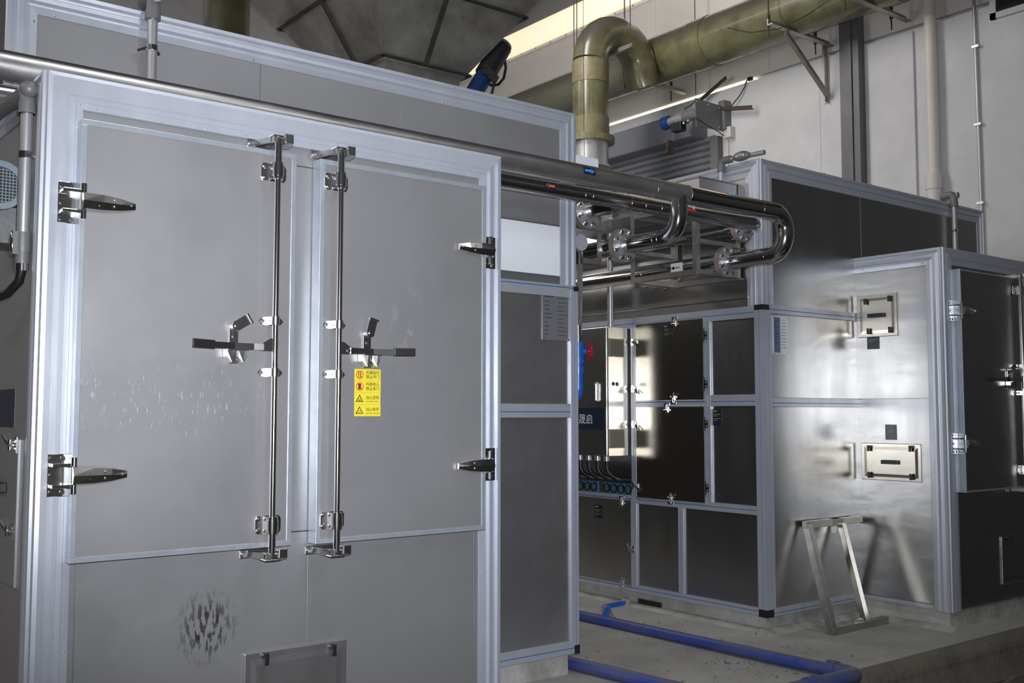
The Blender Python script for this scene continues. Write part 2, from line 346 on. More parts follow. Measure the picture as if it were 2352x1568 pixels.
# ------------------------------------------------------------------ the hall
XW, YB = 10.0, 15.0
def struct(name, mb, mt, label=None, parent=None):
    o = mb.build(name, mt, parent); o['kind'] = 'structure'
    return o
struct('floor', MB().box((-7, 3.66, -0.6), (XW, YB, 0)), 'concrete')
mb = MB(); e = []
for k in range(7): a = math.pi/2*k/6; e.append((3.66-0.10*math.sin(a), 0-0.10+0.10*math.cos(a)))
poly = [(-7, 3.662, 0)]+[(-7, y, z) for y, z in e]+[(-7, 3.50, -0.26), (-7, 3.662, -0.26)]
mb.prism(poly, (XW+7, 0, 0))
struct('trim_1', mb, mat('dark_kerb_concrete', (0.13, 0.12, 0.10), 0, 0.8, 0.4, (20, 20, 20), 0, 0, (3, 3, 3), (0.22, 0.20, 0.16)))  # rounded kerb nose in darker concrete than the slab
struct('floor_lower', MB().box((-7, -6, -0.6), (XW, 3.66, -0.25)), 'wetfloor')
rw = MB().box((XW, -6, -0.6), (XW+0.2, 4.2, 9), 2).box((XW, 4.2, -0.6), (XW+0.2, YB+0.2, 5.60)).box((XW+0.05, 4.2, 5.66), (XW+0.25, YB+0.2, 7.24)).box((XW, 4.2, 7.62), (XW+0.2, YB+0.2, 9.0), 1)  # near end coloured dark so the steel front mirrors no bright wall
rw.box((XW+0.10, 4.2, 5.58), (XW+0.2, YB+0.2, 5.68))
wr = struct('wall_right', rw, ['wall', 'ceil', 'shade'])
struct('wall_back', MB().box((-7, YB, -0.6), (XW+0.2, YB+0.2, 9)), 'wall')
struct('wall_left', MB().box((-7.2, -6, -0.6), (-7, YB+0.2, 9)), 'shade')
struct('wall_front', MB().box((-7.2, -6.2, -0.6), (XW+0.2, -6, 9)), 'shade')
struct('ceiling', MB().box((-7.2, -6.2, 8.05), (XW+0.2, YB+0.2, 8.25)), 'ceil')
# purlins under the roof
mb = MB()
for k, y in enumerate((-4, -1, 2, 5, 8, 11, 14)): mb.box((-7, y-0.04, 7.93), (XW, y+0.04, 8.06))
struct('trim_2', mb, 'ceil')
# rolled translucent daylight strip
mb = MB(); pr = []
for k in range(9): a = -math.pi/2+math.pi*k/8; pr.append((XW+0.02-0.10*math.cos(a), 4.21, 7.43+0.19*math.sin(a)))
mb.prism(pr, (0, YB-4.21, 0), smooth=True)
win1 = struct('window_1', mb, 'daylight')
mb = MB()
for k in range(30): mb.cyl((XW+0.05, 4+k*0.36, 7.225), (XW+0.03, 4+k*0.36, 7.225), 0.012, 6)
o = mb.box((XW+0.03, 4.2, 7.19), (XW+0.052, YB, 7.245)).build('edge_strip', 'wallpanel', wr)
# daylight leaking through the gap under the upper cladding
leak = struct('window_2', MB().box((XW+0.02, 8.0, 5.602), (XW+0.09, YB, 5.640)), 'leak')
# cladding sheets seams of the upper wall
for k in range(12):
    y = 4.0+k*0.95
    MB().box((XW+0.045, y, 5.66), (XW+0.052, y+0.93, 7.2)).build('cladding_sheet', 'wallpanel', wr)
# pilaster and column cladding
p = struct('trim_3', MB().box((XW-0.03, 5.86, 0), (XW+0.01, 6.0, 5.58)).box((XW-0.005, 7.05, 0), (XW+0.01, 8.0, 5.4)), 'wall')
mb = MB().box((XW-0.12, 6.46, 0), (XW, 6.70, 5.95)).box((XW-0.14, 6.54, 0), (XW-0.12, 6.60, 5.95))
col = mb.build('column_cover', 'post_grey'); tag(col, 'flat dull steel column cover running down the white wall under the duct', 'column')
# small window at the top right
wn = struct('window_3', MB().box((XW-0.03, 4.62, 5.44), (XW+0.01, 5.02, 5.50)).box((XW-0.03, 4.96, 5.44), (XW+0.01, 5.02, 6.2)).box((XW-0.03, 4.1, 5.44), (XW+0.01, 4.62, 5.50)), 'wall')
MB().box((XW-0.008, 4.1, 5.50), (XW+0.002, 4.96, 6.2)).build('window_pane', 'glass', wn)
# downpipe and conduit on the wall
mb = MB().cyl((XW-0.09, 5.63, 0), (XW-0.09, 5.63, 3.95), 0.075, 20).cyl((XW-0.08, 5.63, 3.9), (XW-0.08, 5.63, 7.2), 0.06, 20).cyl((XW-0.09, 5.63, 3.82), (XW-0.09, 5.63, 3.98), 0.083, 20)
tag(mb.build('downpipe', 'wallpanel'), 'white plastic downpipe running up the plastered wall', 'pipe')
mb = MB().tube([(XW-0.02, 5.16, 0), (XW-0.02, 5.165, 2.5), (XW-0.02, 5.18, 5.0), (XW-0.02, 5.19, 7.2)], 0.018, 8)
for z in (3.6, 4.4, 5.2): mb.box((XW-0.045, 5.14, z), (XW, 5.21, z+0.025))
tag(mb.build('wall_conduit', 'conduit'), 'thin grey conduit clipped vertically to the wall right of the downpipe', 'conduit')
mb = MB().tube([(9.05, 7.6, 6.02-.10), (9.08, 7.3, 5.78), (9.06, 6.9, 5.70), (9.02, 6.5, 5.72), (8.98, 6.1, 5.80), (9.0, 6.0, 5.72)], 0.006, 6)
tag(mb.build('hanging_wire', 'cable'), 'thin dark wire drooping across the face of the big duct', 'wire')
mb = MB().angle((XW-0.02, 4.62, 5.38), (XW-0.5, 4.4, 5.30), 0.05).angle((XW-0.02, 4.62, 5.38), (XW-0.02, 4.62, 5.0), 0.05)
tag(mb.build('wall_bracket', 'rust'), 'dark steel bracket stub under the small wall window', 'bracket')
sw = MB().box((XW-0.03, 7.0, 4.10), (XW, 7.12, 4.26)).tube([(XW-0.02, 7.06, 4.10), (XW-0.05, 7.12, 4.0), (XW-0.03, 7.2, 3.85)], 0.012, 8)
tag(sw.build('junction_box', 'wallpanel'), 'small torn wall junction box left of the column cover', 'box')

# roll-up door in the right wall
door = struct('door_1', MB().box((XW-0.10, 8.50, 0), (XW-0.005, 8.62, 5.0)).box((XW-0.10, 13.2, 0), (XW-0.005, 13.32, 5.0)), 'greypaint')
zt = 5.05
for k in range(58):
    z1 = zt-k*0.086; m_ = MB()
    m_.prism([(XW-0.012, 8.62, z1), (XW-0.045, 8.62, z1-0.02), (XW-0.055, 8.62, z1-0.043), (XW-0.045, 8.62, z1-0.068), (XW-0.012, 8.62, z1-0.084)], (0, 4.58, 0))
    m_.build('slat', 'shutter', door)
MB().box((XW-0.30, 8.75, 5.02), (XW-0.003, 13.3, 5.36)).build('roller_housing', 'shutter', door, bevel=0.02)
MB().box((XW-0.02, 8.40, 3.0), (XW-0.002, 8.46, 5.05)).build('door_frame', 'wallpanel', door)
MB().box((XW-0.09, 8.30, 4.95), (XW-0.004, 8.42, 5.08)).build('lamp_box', 'wallpanel', door)

# door operator on its bracket plate
t = thing('door_operator', (9.6, 8.4, 5.2), 'blue ended roller door motor on a grey bracket plate high on the wall', 'motor')
mb = MB().prism([AT('y', 8.4, 1597, 225), AT('y', 8.4, 1600, 290), AT('y', 8.4, 1662, 300), AT('y', 8.4, 1664, 245)], (0, 0.012, 0))
for px, py in ((1600, 232), (1627, 240), (1652, 248), (1652, 292)):
    q = AT('y', 8.397, px, py); mb.box(q-Vector((0.012, 0.002, 0.006)), q+Vector((0.012, 0, 0.006)), 1)
mb.build('bracket_plate', ['greypaint', 'wallpanel'], t)
pw = AT('y', 8.39, 1660, 270)
MB().box((pw.x, 8.36, 5.05), (XW, 8.46, 5.42)).build('wall_mount', 'greypaint', t)
zc = 5.19
MB().cyl((9.45, 8.41, zc), (9.45, 8.62, zc), 0.07, 18).build('gearbox', 'greypaint', t)
MB().cyl((9.45, 8.62, zc-.01), (9.45, 8.74, zc-.01), 0.085, 20).cyl((9.42, 8.74, zc), (9.42, 8.88, zc-.02), 0.05, 16).build('motor_body', 'conduit', t)
MB().cyl((9.42, 8.87, zc-.02), (9.42, 8.96, zc-.02), 0.085, 20).build('end_cap', mat('dull_blue_paint', (0.01, 0.06, 0.24), 0, 0.4), t)
MB().box((9.33, 8.60, zc-.19), (9.44, 8.76, zc-.08)).build('control_box', 'black', t, bevel=0.008)
q = AT('x', 9.328, 1580, 276.5); MB().sphere(q, 0.010).build('red_indicator', 'glow_red', t)
q = AT('x', 9.328, 1570, 282.5); MB().sphere(q, 0.011).build('green_indicator', 'glow_green', t)
mb = MB().tube(rounded([(9.42, 8.84, zc-.02), (9.40, 8.84, 4.95), (9.40, 8.84, 4.9)], 0.02), 0.004, 6)
mb.prism([(9.40-.03, 8.84, 4.93), (9.40+.03, 8.84, 4.93), (9.46, 8.84, 4.76), (9.34, 8.84, 4.76)], (0, 0.03, 0)).build('pull_weight', 'rust', t)
mb = MB().angle(AT('x', 9.9, 1612, 232), AT('x', 9.9, 1670, 182), 0.05, 0.008).build('brace', 'rust', t)
mb = MB().angle(AT('x', 9.86, 1616, 256), AT('x', 9.86, 1726, 250), 0.045, 0.008, side=-1).build('brace', 'rust', t)
mb = MB().tube([AT('x', 9.9, 1657, 252), AT('x', 9.93, 1680, 243), AT('x', 9.95, 1700, 218), AT('x', 9.97, 1710, 200), AT('x', 9.98, 1715, 185), AT('x', 9.99, 1722, 181)], 0.008, 6)
q = AT('x', 9.98, 1723, 181); mb.box(q-Vector((.02, .03, .02)), q+Vector((.02, .03, .02))); mb.build('power_cable', 'cable', t)
mb = MB().tube([AT('y', 8.38, 1598, 270), AT('y', 8.36, 1625, 288), AT('y', 8.36, 1650, 302), AT('y', 8.37, 1663, 312)], 0.006, 6)
mb.tube([AT('y', 8.38, 1572, 250), AT('y', 8.37, 1585, 243), AT('y', 8.38, 1597, 232)], 0.006, 6).build('wire', 'cable', t)

# ------------------------------------------------------------------ fibreglass ducts
XD, ZD, RD = 9.40, 6.0, 0.30
t = thing('exhaust_duct', (XD, 8, ZD-RD), 'large olive fibreglass duct running high along the right wall', 'duct')
MB().cyl((XD, 9.35, ZD), (XD, 14.9, ZD), RD-.02, 40).build('duct_run', 'grp_dark', t, label='greyer far length of duct')
MB().cyl((XD, -1.0, ZD), (XD, 9.4, ZD), RD, 40).build('duct_run', 'grp', t)
MB().cyl((XD, 8.1, ZD), (XD, 8.35, ZD), RD+.008, 40).build('duct_joint', 'grp', t)
MB().cyl((XD, 5.65, ZD), (XD, 5.82, ZD), RD+.006, 40).build('duct_joint', 'grp', t)
XL, YL, RL = 8.20, 9.0, 0.215
XR = 9.05; RU = (XR-XL)/2
t = thing('riser_duct', (XL, YL, 4.6), 'olive fibreglass pipe rising and bending over into the large duct', 'duct')
path = [Vector((XL, YL, 4.78)), Vector((XL, YL, 5.72))]+[Vector((XL+RU-RU*math.cos(a), YL, 5.72+RU*math.sin(a))) for a in [math.pi*k/14 for k in range(1, 15)]]+[Vector((XR+0.06, YL, 5.6))]
MB().tube(path[0:1]+[path[1]], RL, 32).build('riser_pipe', 'grp', t)
MB().tube(path[1:], RL, 32).build('bend', 'grp', t)
MB().cyl((XL, YL, 5.44), (XL, YL, 5.70), RL+.007, 32).build('joint_band', 'grp_pale', t, label='pale laminated band under the bend')
MB().cyl((XL, YL, 4.80), (XL, YL, 5.02), RL+.007, 32).build('joint_band', 'grp_pale', t, label='pale laminated band above the flange')
MB().ring((XL, YL, 4.72), (XL, YL, 4.79), RL-.02, RL+.07, 32).build('flange', 'grp_pale', t)
t = thing('steel_collar', (XL, YL, 0), 'round galvanised steel collar under the olive riser flange', 'collar')
mb = MB().cyl((XL, YL, 4.42), (XL, YL, 4.72), RL-.005, 32); mb.ring((XL, YL, 4.42), (XL, YL, 4.44), RL-.01, RL+.03, 32)
mb.build('collar', 'conduit', t)
MB().cyl((XL, YL, 2.4), (XL, YL, 4.42), RL-.10, 16).cyl((XL, YL, 0), (XL, YL, 2.4), 0.3, 16).build('lower_duct', 'greypaint', t)
# vertical olive duct far left
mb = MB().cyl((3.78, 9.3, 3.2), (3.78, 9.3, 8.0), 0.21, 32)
tag(mb.build('vertical_duct', 'grp_deep'), 'dark olive upright duct rising behind the left machine beside the hopper', 'duct')
# duct brackets on the wall
def duct_bracket(y, label, tri=True):
    t = thing('duct_bracket', (XW, y, 5.1), label, 'bracket', 'steel brackets carrying the large duct')
    MB().angle((XW, y, 5.70), (XW-1.12, y, 5.70), 0.07, 0.008, up=(0, -1, 0)).build('arm', 'angle', t)
    if tri:
        MB().angle((XW-0.005, y+0.02, 5.75), (XW-0.005, y+0.02, 5.06), 0.07, 0.008, up=(-1, 0, 0)).build('wall_leg', 'angle', t)
        MB().bar((XW-0.04, y, 5.12), (XW-0.80, y, 5.69), 0.045, 0.045).build('diagonal_strut', 'angle', t)
    for dx in (-1.02, -0.18):
        MB().cyl((XW+dx, y+0.06, 5.60), (XW+dx, y+0.06, 8.04 if dx < -0.5 else 5.95), 0.008, 8).cyl((XW+dx, y+0.06, 5.72), (XW+dx, y+0.06, 5.86), 0.02, 8).build('threaded_rod', 'rust', t)
duct_bracket(6.91, 'triangular wall bracket with a diagonal strut under the large duct')
duct_bracket(5.95, 'plain steel arm hanging under the duct near the column cover', False)
duct_bracket(9.15, 'plain steel arm under the duct beside the curved riser', False)
# hanger frame around the riser with four rods
t = thing('riser_hanger', (8.5, 9, 5.6), 'rod hung angle frame holding the curved olive riser', 'hanger')
MB().angle((8.50, 8.60, 5.86), (8.50, 9.6, 5.86), 0.05, 0.006).build('cross_bar', 'angle', t)
for (x, y, z0) in ((8.00, 8.9, 4.4), (8.16, 9.25, 5.9), (8.50, 8.62, 5.84), (8.50, 9.58, 5.86), (9.75, 8.72, 5.55)):
    MB().cyl((x, y, z0), (x, y, 8.04), 0.006 if z0 > 4.5 else 0.003, 6).build('hanger_rod', 'rust', t)

# ------------------------------------------------------------------ hopper
hz0, hz1 = 4.36, None
P0 = AT('y', 7.0, 881, 128)
r_ = (AT('y', 7.0, 846, -66)-Vector(CAM))
A_ = np.array([[r_[0], 1, 0], [r_[1], 1, 0], [r_[2], 0, -1.0]]); tt, dd, hh = np.linalg.solve(A_, np.array(P0)-CAM)
W0 = 0.81
def hop(z):
    k = (z-P0.z)/hh; return (P0.x-dd*k, P0.y-dd*k, P0.x+W0+dd*k, P0.y+W0+dd*k)
t = thing('hopper', (P0.x+W0/2, P0.y+W0/2, 3.3), 'dark weathered steel hopper tapering down above the left machine', 'hopper')
ztop = P0.z+hh*2.9
mb = MB(); lv = [P0.z-0.02, ztop]; vs = []
for z in lv:
    a, b, c, d_ = hop(z); vs += [(a, b, z), (c, b, z), (c, d_, z), (a, d_, z)]
mb.add(vs, [(0,1,5,4),(1,2,6,5),(2,3,7,6),(3,0,4,7),(4,5,6,7),(3,2,1,0)]); mb.build('hopper_wall', 'hopper', t)
a, b, c, d_ = hop(P0.z); q = 0.10
mb = MB(); vs = [(a+.02, b+.02, P0.z), (c-.02, b+.02, P0.z), (c-.02, d_-.02, P0.z), (a+.02, d_-.02, P0.z), (a+.35, b+.35, 3.32), (c-.35, b+.35, 3.32), (c-.35, d_-.35, 3.32), (a+.35, d_-.35, 3.32)]
mb.add(vs, [(0,1,5,4),(1,2,6,5),(2,3,7,6),(3,0,4,7),(4,5,6,7),(3,2,1,0)]).build('outlet_cone', 'hopper', t)
for z in (P0.z, P0.z+hh, P0.z+2*hh):
    a, b, c, d_ = hop(z); g = 0.02
    mb = MB()
    for p_, q_ in (((a-g, b-g, z), (c+g, b-g, z)), ((a-g, b-g, z), (a-g, d_+g, z)), ((c+g, b-g, z), (c+g, d_+g, z)), ((a-g, d_+g, z), (c+g, d_+g, z))):
        mb.bar(p_, q_, 0.05, 0.010)
    mb.build('stiffener_ring', 'hopper_rib', t)
for f in (0.48,):
    for k in range(2):
        z0, z1 = P0.z+0.02, ztop
        a, b, c, d_ = hop(z0); a1, b1, c1, d1 = hop(z1)
        MB().bar((a+(c-a)*f, b-.012, z0), (a1+(c1-a1)*f, b1-.012, z1), 0.035, 0.035, up=(0, 1, 0)).build('rib', 'hopper_rib', t) if k == 0 else \
            MB().bar((a-.012, b+(d_-b)*f, z0), (a1-.012, b1+(d1-b1)*f, z1), 0.035, 0.035, up=(1, 0, 0)).build('rib', 'hopper_rib', t)
a, b, c, d_ = hop(P0.z+0.02); a1, b1, c1, d1 = hop(ztop)
MB().tube([(a, b, P0.z+0.02), (a1, b1, ztop)], 0.009, 6).build('weld_seam', 'angle', t)
for sx, sy in ((a1, b1), (c1, b1), (a1, d1), (c1, d1)):
    MB().cyl((sx, sy, ztop-0.05), (sx, sy, 8.05), 0.03, 8).build('hanger', 'rust', t)
# vibrator gear motor on the hopper's right edge
t = thing('hopper_motor', (5.1, 6.9, 4.2), 'blue and black gear motor clamped to the hopper with a looping cable', 'motor')
pa, pb = AT('y', 6.93, 1088, 215), AT('y', 6.93, 1152, 108); dv = (pb-pa)
MB().cyl(pa-dv*0.25, pa+dv*0.42, 0.075, 24).build('gear_tube', mat('dark_blue_paint', (0.006, 0.03, 0.13), 0, 0.4), t)
MB().cyl(pa+dv*0.40, pb, 0.090, 24).build('motor_body', 'black', t)
MB().cyl(pb-dv*0.02, pb+dv*0.05, 0.083, 24).build('end_cap', 'greypaint', t)
mb = MB(); c0 = pa+dv*0.36; u_ = dv.normalized(); s_ = u_.cross(Vector((0, 1, 0))).normalized()
mb.obox(c0+Vector((0, -0.09, 0)), u_*0.04, s_*0.085, Vector((0, 0.006, 0))).cyl(c0+s_*0.06+Vector((0, -0.1, 0)), c0+s_*0.06+Vector((0, -0.09, 0)), 0.014, 10, 1)
mb.build('clamp_plate', ['hopper_rib', 'dark'], t)
MB().tube([AT('y', 6.9, x, y) for x, y in ((1142, 88), (1144, 105), (1158, 130), (1162, 155), (1157, 180), (1145, 194), (1130, 197), (1115, 188))], 0.012, 8).build('cable', 'cable', t)
MB().tube([AT('y', 6.86, x, y) for x, y in ((1141, 150), (1138, 165), (1132, 180), (1134, 198), (1128, 220), (1126, 240))], 0.011, 8).build('cable', 'cable', t)

# ------------------------------------------------------------------ shared fittings of the drying machines
def hinge(P, u, v, s, parent, k=1.0):
    """cold-room strap hinge: plate on the frame at u, strap reaching towards s"""
    h = part_empty('hinge', parent)
    mb = MB(); pbox(mb, P, u-0.034, u+0.034, v-0.073, v+0.073, 0.010, 0.018)
    for du, dvv in ((-0.018, 0.058), (0.018, 0.058), (-0.018, -0.058), (0.018, -0.058), (-0.018, 0.0)):
        mb.bolt(P(u+du, v+dvv, 0.018), P(0, 0, 1)-P(0, 0, 0), 0.008, 0.007)
    for dvv in (0.036, -0.036): pbox(mb, P, u-0.03, u+s*0.045, v+dvv-0.006, v+dvv+0.006, 0.018, 0.075)
    mb.cyl(P(u+s*0.038, v-0.062, 0.075), P(u+s*0.038, v+0.062, 0.075), 0.010, 12)
    mb.build('hinge_plate', 'chrome', parent, bevel=0.002)
    mb = MB(); n0 = 0.074
    secs = [(0.030, 0.034, 0.032), (0.10, 0.033, 0.028), (0.16, 0.026, 0.022), (0.212, 0.014, 0.014)]
    vs = []
    for du, hw, th in secs:
        uu = u+s*du
        vs += [P(uu, v-hw, n0), P(uu, v-hw*0.8, n0+th*0.7), P(uu, v, n0+th), P(uu, v+hw*0.8, n0+th*0.7), P(uu, v+hw, n0)]
    fs = []
    for i in range(3):
        for j in range(4): fs.append((i*5+j, i*5+j+1, i*5+j+6, i*5+j+5))
        fs.append((i*5, i*5+4, i*5+9, i*5+5))
    fs += [(0, 1, 2, 3, 4), (15, 16, 17, 18, 19)]
    mb.add(vs, fs)
    for du, dvv in ((0.085, 0.013), (0.085, -0.013), (0.135, 0.011), (0.135, -0.011), (0.195, 0)):
        mb.sphere(P(u+s*du, v+dvv, n0+0.020 if du < 0.18 else n0+0.013), 0.0055, 8)
    mb.build('hinge_strap', 'chrome', parent)
    bpy.data.objects.remove(h)

def lock_gear(P, u, z0, z1, s, parent, nd, zs=(2.445, 1.09), gs=(1.865, 1.667), zl=1.766):
    """vertical lock rod at u on a door face nd in front of the plane, lever reaching towards s"""
    N = P(0, 0, 1)-P(0, 0, 0); nr = nd+0.042
    mb = MB().cyl(P(u, z0, nr), P(u, z1, nr), 0.0118, 18)
    mb.cyl(P(u, z1-0.135, nr), P(u, z1-0.01, nr), 0.0145, 18).cyl(P(u, z0+0.01, nr), P(u, z0+0.135, nr), 0.0145, 18)
    for zz in (z1-0.14, z0+0.14): mb.ring(P(u, zz-0.004, nr), P(u, zz+0.004, nr), 0.008, 0.021, 18)
    mb.build('lock_rod', 'chrome', parent)
    for zz, sg in ((z1-0.012, 1), (z0+0.012, -1)):     # cams and keepers on the frame
        mb = MB()
        pbox(mb, P, u-0.085, u+0.065, zz-0.017, zz+0.017, 0.004, 0.012)
        mb.bolt(P(u-0.07, zz, 0.012), N, 0.010, 0.010).bolt(P(u-0.045, zz-0.004, 0.012), N, 0.007, 0.006)
        mb.prism([P(u-0.055, zz-0.013, 0.012), P(u-0.030, zz-0.013, 0.012), P(u-0.010, zz-0.013, nr), P(u-0.020, zz-0.013, nr+0.012)], P(0, 0.026, 0)-P(0, 0, 0))
        mb.prism([P(u+0.015, zz-0.024, nr-0.03), P(u+0.055, zz-0.024, nr-0.03), P(u+0.062, zz-0.012, nr), P(u+0.055, zz-0.010, nr+0.02), P(u+0.02, zz-0.010, nr+0.02)], P(0, 0.036, 0)-P(0, 0, 0))
        mb.prism([P(u-0.012, zz-0.010, nr+0.012), P(u+0.03, zz-0.010, nr+0.014), P(u+0.045, zz-0.010, nr-0.01), P(u, zz-0.010, nr-0.03), P(u-0.03, zz-0.010, nr-0.01)], P(0, 0.020, 0)-P(0, 0, 0))
        pbox(mb, P, u-0.03, u+0.03, zz+sg*0.012, zz+sg*0.018, 0.012, nr+0.015)
        mb.build('rod_keeper', 'satin', parent, bevel=0.003)
    for zz in zs:                                      # four-bolt bearing plates
        mb = MB()
        pts = [(-0.052, -0.020), (-0.044, -0.034), (0.044, -0.034), (0.052, -0.020), (0.052, 0.020), (0.044, 0.034), (-0.044, 0.034), (-0.052, 0.020)]
        mb.prism([P(u+a, zz+b, nd) for a, b in pts], N*0.005)
        for a in (-0.038, 0.038):
            for b in (-0.022, 0.022): mb.bolt(P(u+a, zz+b, nd+0.005), N, 0.0075, 0.009)
        for sg in (-1, 1): pbox(mb, P, u+sg*0.017, u+sg*0.023, zz-0.032, zz+0.032, nd, nr)
        mb.cyl(P(u, zz-0.032, nr), P(u, zz+0.032, nr), 0.0205, 20).cyl(P(u, zz-0.02, nr), P(u, zz+0.02, nr), 0.023, 20)
        mb.build('rod_bearing', 'chrome', parent)
    for zz in gs:                                      # small pointed guides
        mb = MB(); pts = [(-0.052, 0), (-0.040, -0.014), (-0.02, -0.017), (0.02, -0.017), (0.040, -0.012), (0.050, 0), (0.040, 0.012), (0.02, 0.017), (-0.02, 0.017), (-0.040, 0.014)]
        mb.prism([P(u+a, zz+b, nd) for a, b in pts], N*0.004).bolt(P(u-0.035, zz, nd+0.004), N, 0.006, 0.008).bolt(P(u+0.035, zz, nd+0.004), N, 0.006, 0.008)
        for sg in (-1, 1): pbox(mb, P, u+sg*0.014, u+sg*0.018, zz-0.016, zz+0.016, nd, nr)
        mb.cyl(P(u, zz-0.016, nr), P(u, zz+0.016, nr), 0.0155, 18).build('rod_guide', 'satin', parent)
    # lever
    mb = MB()
    mb.prism([P(u, zl+0.030, nr), P(u+s*0.020, zl+0.030, nr), P(u+s*0.062, zl+0.004, nr), P(u+s*0.062, zl-0.018, nr), P(u, zl-0.018, nr)], N*0.004)
    mb.bolt(P(u+s*0.042, zl-0.004, nr+0.004), N, 0.007, 0.006)
    prev = None
    pts = [(0.05, 0.004), (0.085, -0.004), (0.16, -0.006), (0.21, 0.006), (0.25, 0.016)]
    for (a, na), (b, nb) in zip(pts, pts[1:]):
        mb.prism([P(u+s*a, zl-0.016, nr+na), P(u+s*b, zl-0.016, nr+nb), P(u+s*b, zl-0.016, nr+nb+0.005), P(u+s*a, zl-0.016, nr+na+0.005)], P(0, 0.024, 0)-P(0, 0, 0))
    mb.build('lever', 'satin', parent)
    mb = MB(); mb.prism([P(u+s*0.245, zl-0.019, nr+0.012), P(u+s*0.335, zl-0.017, nr+0.030), P(u+s*0.335, zl-0.017, nr+0.042), P(u+s*0.245, zl-0.019, nr+0.024)], P(0, 0.032, 0)-P(0, 0, 0))
    mb.build('lever_grip', 'black', parent, bevel=0.003, label='black rubber lever grip')
    # catch plate with two folded lugs and a hasp
    uc = u+s*0.150; mb = MB()
    pbox(mb, P, uc-0.017, uc+0.017, zl-0.068, zl+0.062, nd, nd+0.005)
    mb.bolt(P(uc, zl+0.034, nd+0.005), N, 0.006, 0.006).bolt(P(uc, zl-0.052, nd+0.005), N, 0.006, 0.006)
    for sg in (-1, 1):
        a = uc+sg*0.022
        for q0, q1 in ((a-0.017, a), (a+0.017, a)):
            mb.add([P(q0, zl-0.020, nr-0.002), P(q1, zl-0.020, nr+0.012), P(q1, zl-0.066, nr+0.004), P(q0, zl-0.044, nr-0.004),
                    P(q0, zl-0.020, nd), P(q1, zl-0.020, nd+.004), P(q1, zl-0.066, nd), P(q0, zl-0.044, nd)],
                   [(0,1,2,3),(4,5,6,7),(0,1,5,4),(1,2,6,5),(2,3,7,6),(3,0,4,7)])
    pbox(mb, P, uc-0.04, uc+0.04, zl-0.020, zl-0.016, nd, nr+0.012)
    mb.build('lever_catch', 'satin', parent)
    mb = MB(); hz = zl+0.072; tilt = (0.85, 0.53) if s < 0 else (0.25, 0.97)
    du, dz = tilt; 
    cc = P(uc, hz, nd+0.028); D = P(du, dz, 0)-P(0, 0, 0); S = P(-dz, du, 0)-P(0, 0, 0)
    mb.obox(cc+D*0.026, D*0.034, S*0.019, N*0.003).obox(cc+D*0.058+N*0.003, D*0.004, S*0.021, N*0.008)
    mb.cyl(cc-N*0.028, cc+N*0.004, 0.017, 18).cyl(cc+N*0.004, cc+N*0.009, 0.008, 12)
    mb.build('hasp', 'satin', parent, bevel=0.001)

def edged_door(P, u0, u1, v0, v1, n0, n1, parent, mt, name='door', tw=0.020):
    """insulated leaf: slab with an aluminium edge frame around a sheet face"""
    d = pbox(MB(), P, u0+tw, u1-tw, v0+tw, v1-tw, n0, n1-0.0035).build(name, mt, parent)
    for a, b, c, e_, in ((u0, u1, v1-tw, v1), (u0, u1, v0, v0+tw)):
        pbox(MB(), P, a, b, c, e_, n0, n1).build('door_edge', 'alu_edge', d, bevel=0.0015)
    for a, b in ((u0, u0+tw), (u1-tw, u1)):
        pbox(MB(), P, a, b, v0+tw, v1-tw, n0, n1).build('door_edge', 'alu_edge', d, bevel=0.0015)
    return d
def toggle_knob(P, u, v, parent, nd=0.012, vert=1, name='knob'):
    mb = MB(); N = P(0, 0, 1)-P(0, 0, 0)
    mb.cyl(P(u, v, nd), P(u, v, nd+0.018), 0.012, 12); mb.obox(P(u, v-0.010*vert, nd+0.022), P(0.009, 0, 0)-P(0, 0, 0), P(0, 0.022, 0)-P(0, 0, 0), N*0.006)
    mb.build(name, 'black', parent, bevel=0.002)
def hatch(P, u0, u1, v0, v1, parent, mt, knobs, handle=True, bw=0.026):
    h = MB()
    pbox(h, P, u0, u1, v0, v1, 0.0, 0.014)
    h = h.build('hatch', mt, parent, bevel=0.004)
    # bevelled tray lid
    mb = MB(); a0, a1, b0, b1 = u0+bw, u1-bw, v0+bw, v1-bw; q = 0.022
    vs = [P(a0, b0, 0.014), P(a1, b0, 0.014), P(a1, b1, 0.014), P(a0, b1, 0.014), P(a0+q, b0+q, 0.0165), P(a1-q, b0+q, 0.0165), P(a1-q, b1-q, 0.0165), P(a0+q, b1-q, 0.0165)]
    mb.add(vs, [(0,1,5,4),(1,2,6,5),(2,3,7,6),(3,0,4,7),(4,5,6,7)]).build('hatch_lid', mt, h)
    if handle:
        uc, vc = (u0+u1)/2, (v0+v1)/2
        mb = MB(); pbox(mb, P, uc-0.065, uc+0.065, vc-0.015, vc+0.015, 0.021, 0.042); pbox(mb, P, uc+0.045, uc+0.052, vc-0.004, vc+0.004, 0.042, 0.045)
        mb.build('pull_handle', 'black', h, bevel=0.003)
    for u, v, s in knobs: toggle_knob(P, u, v, h, 0.014, s)
    return h
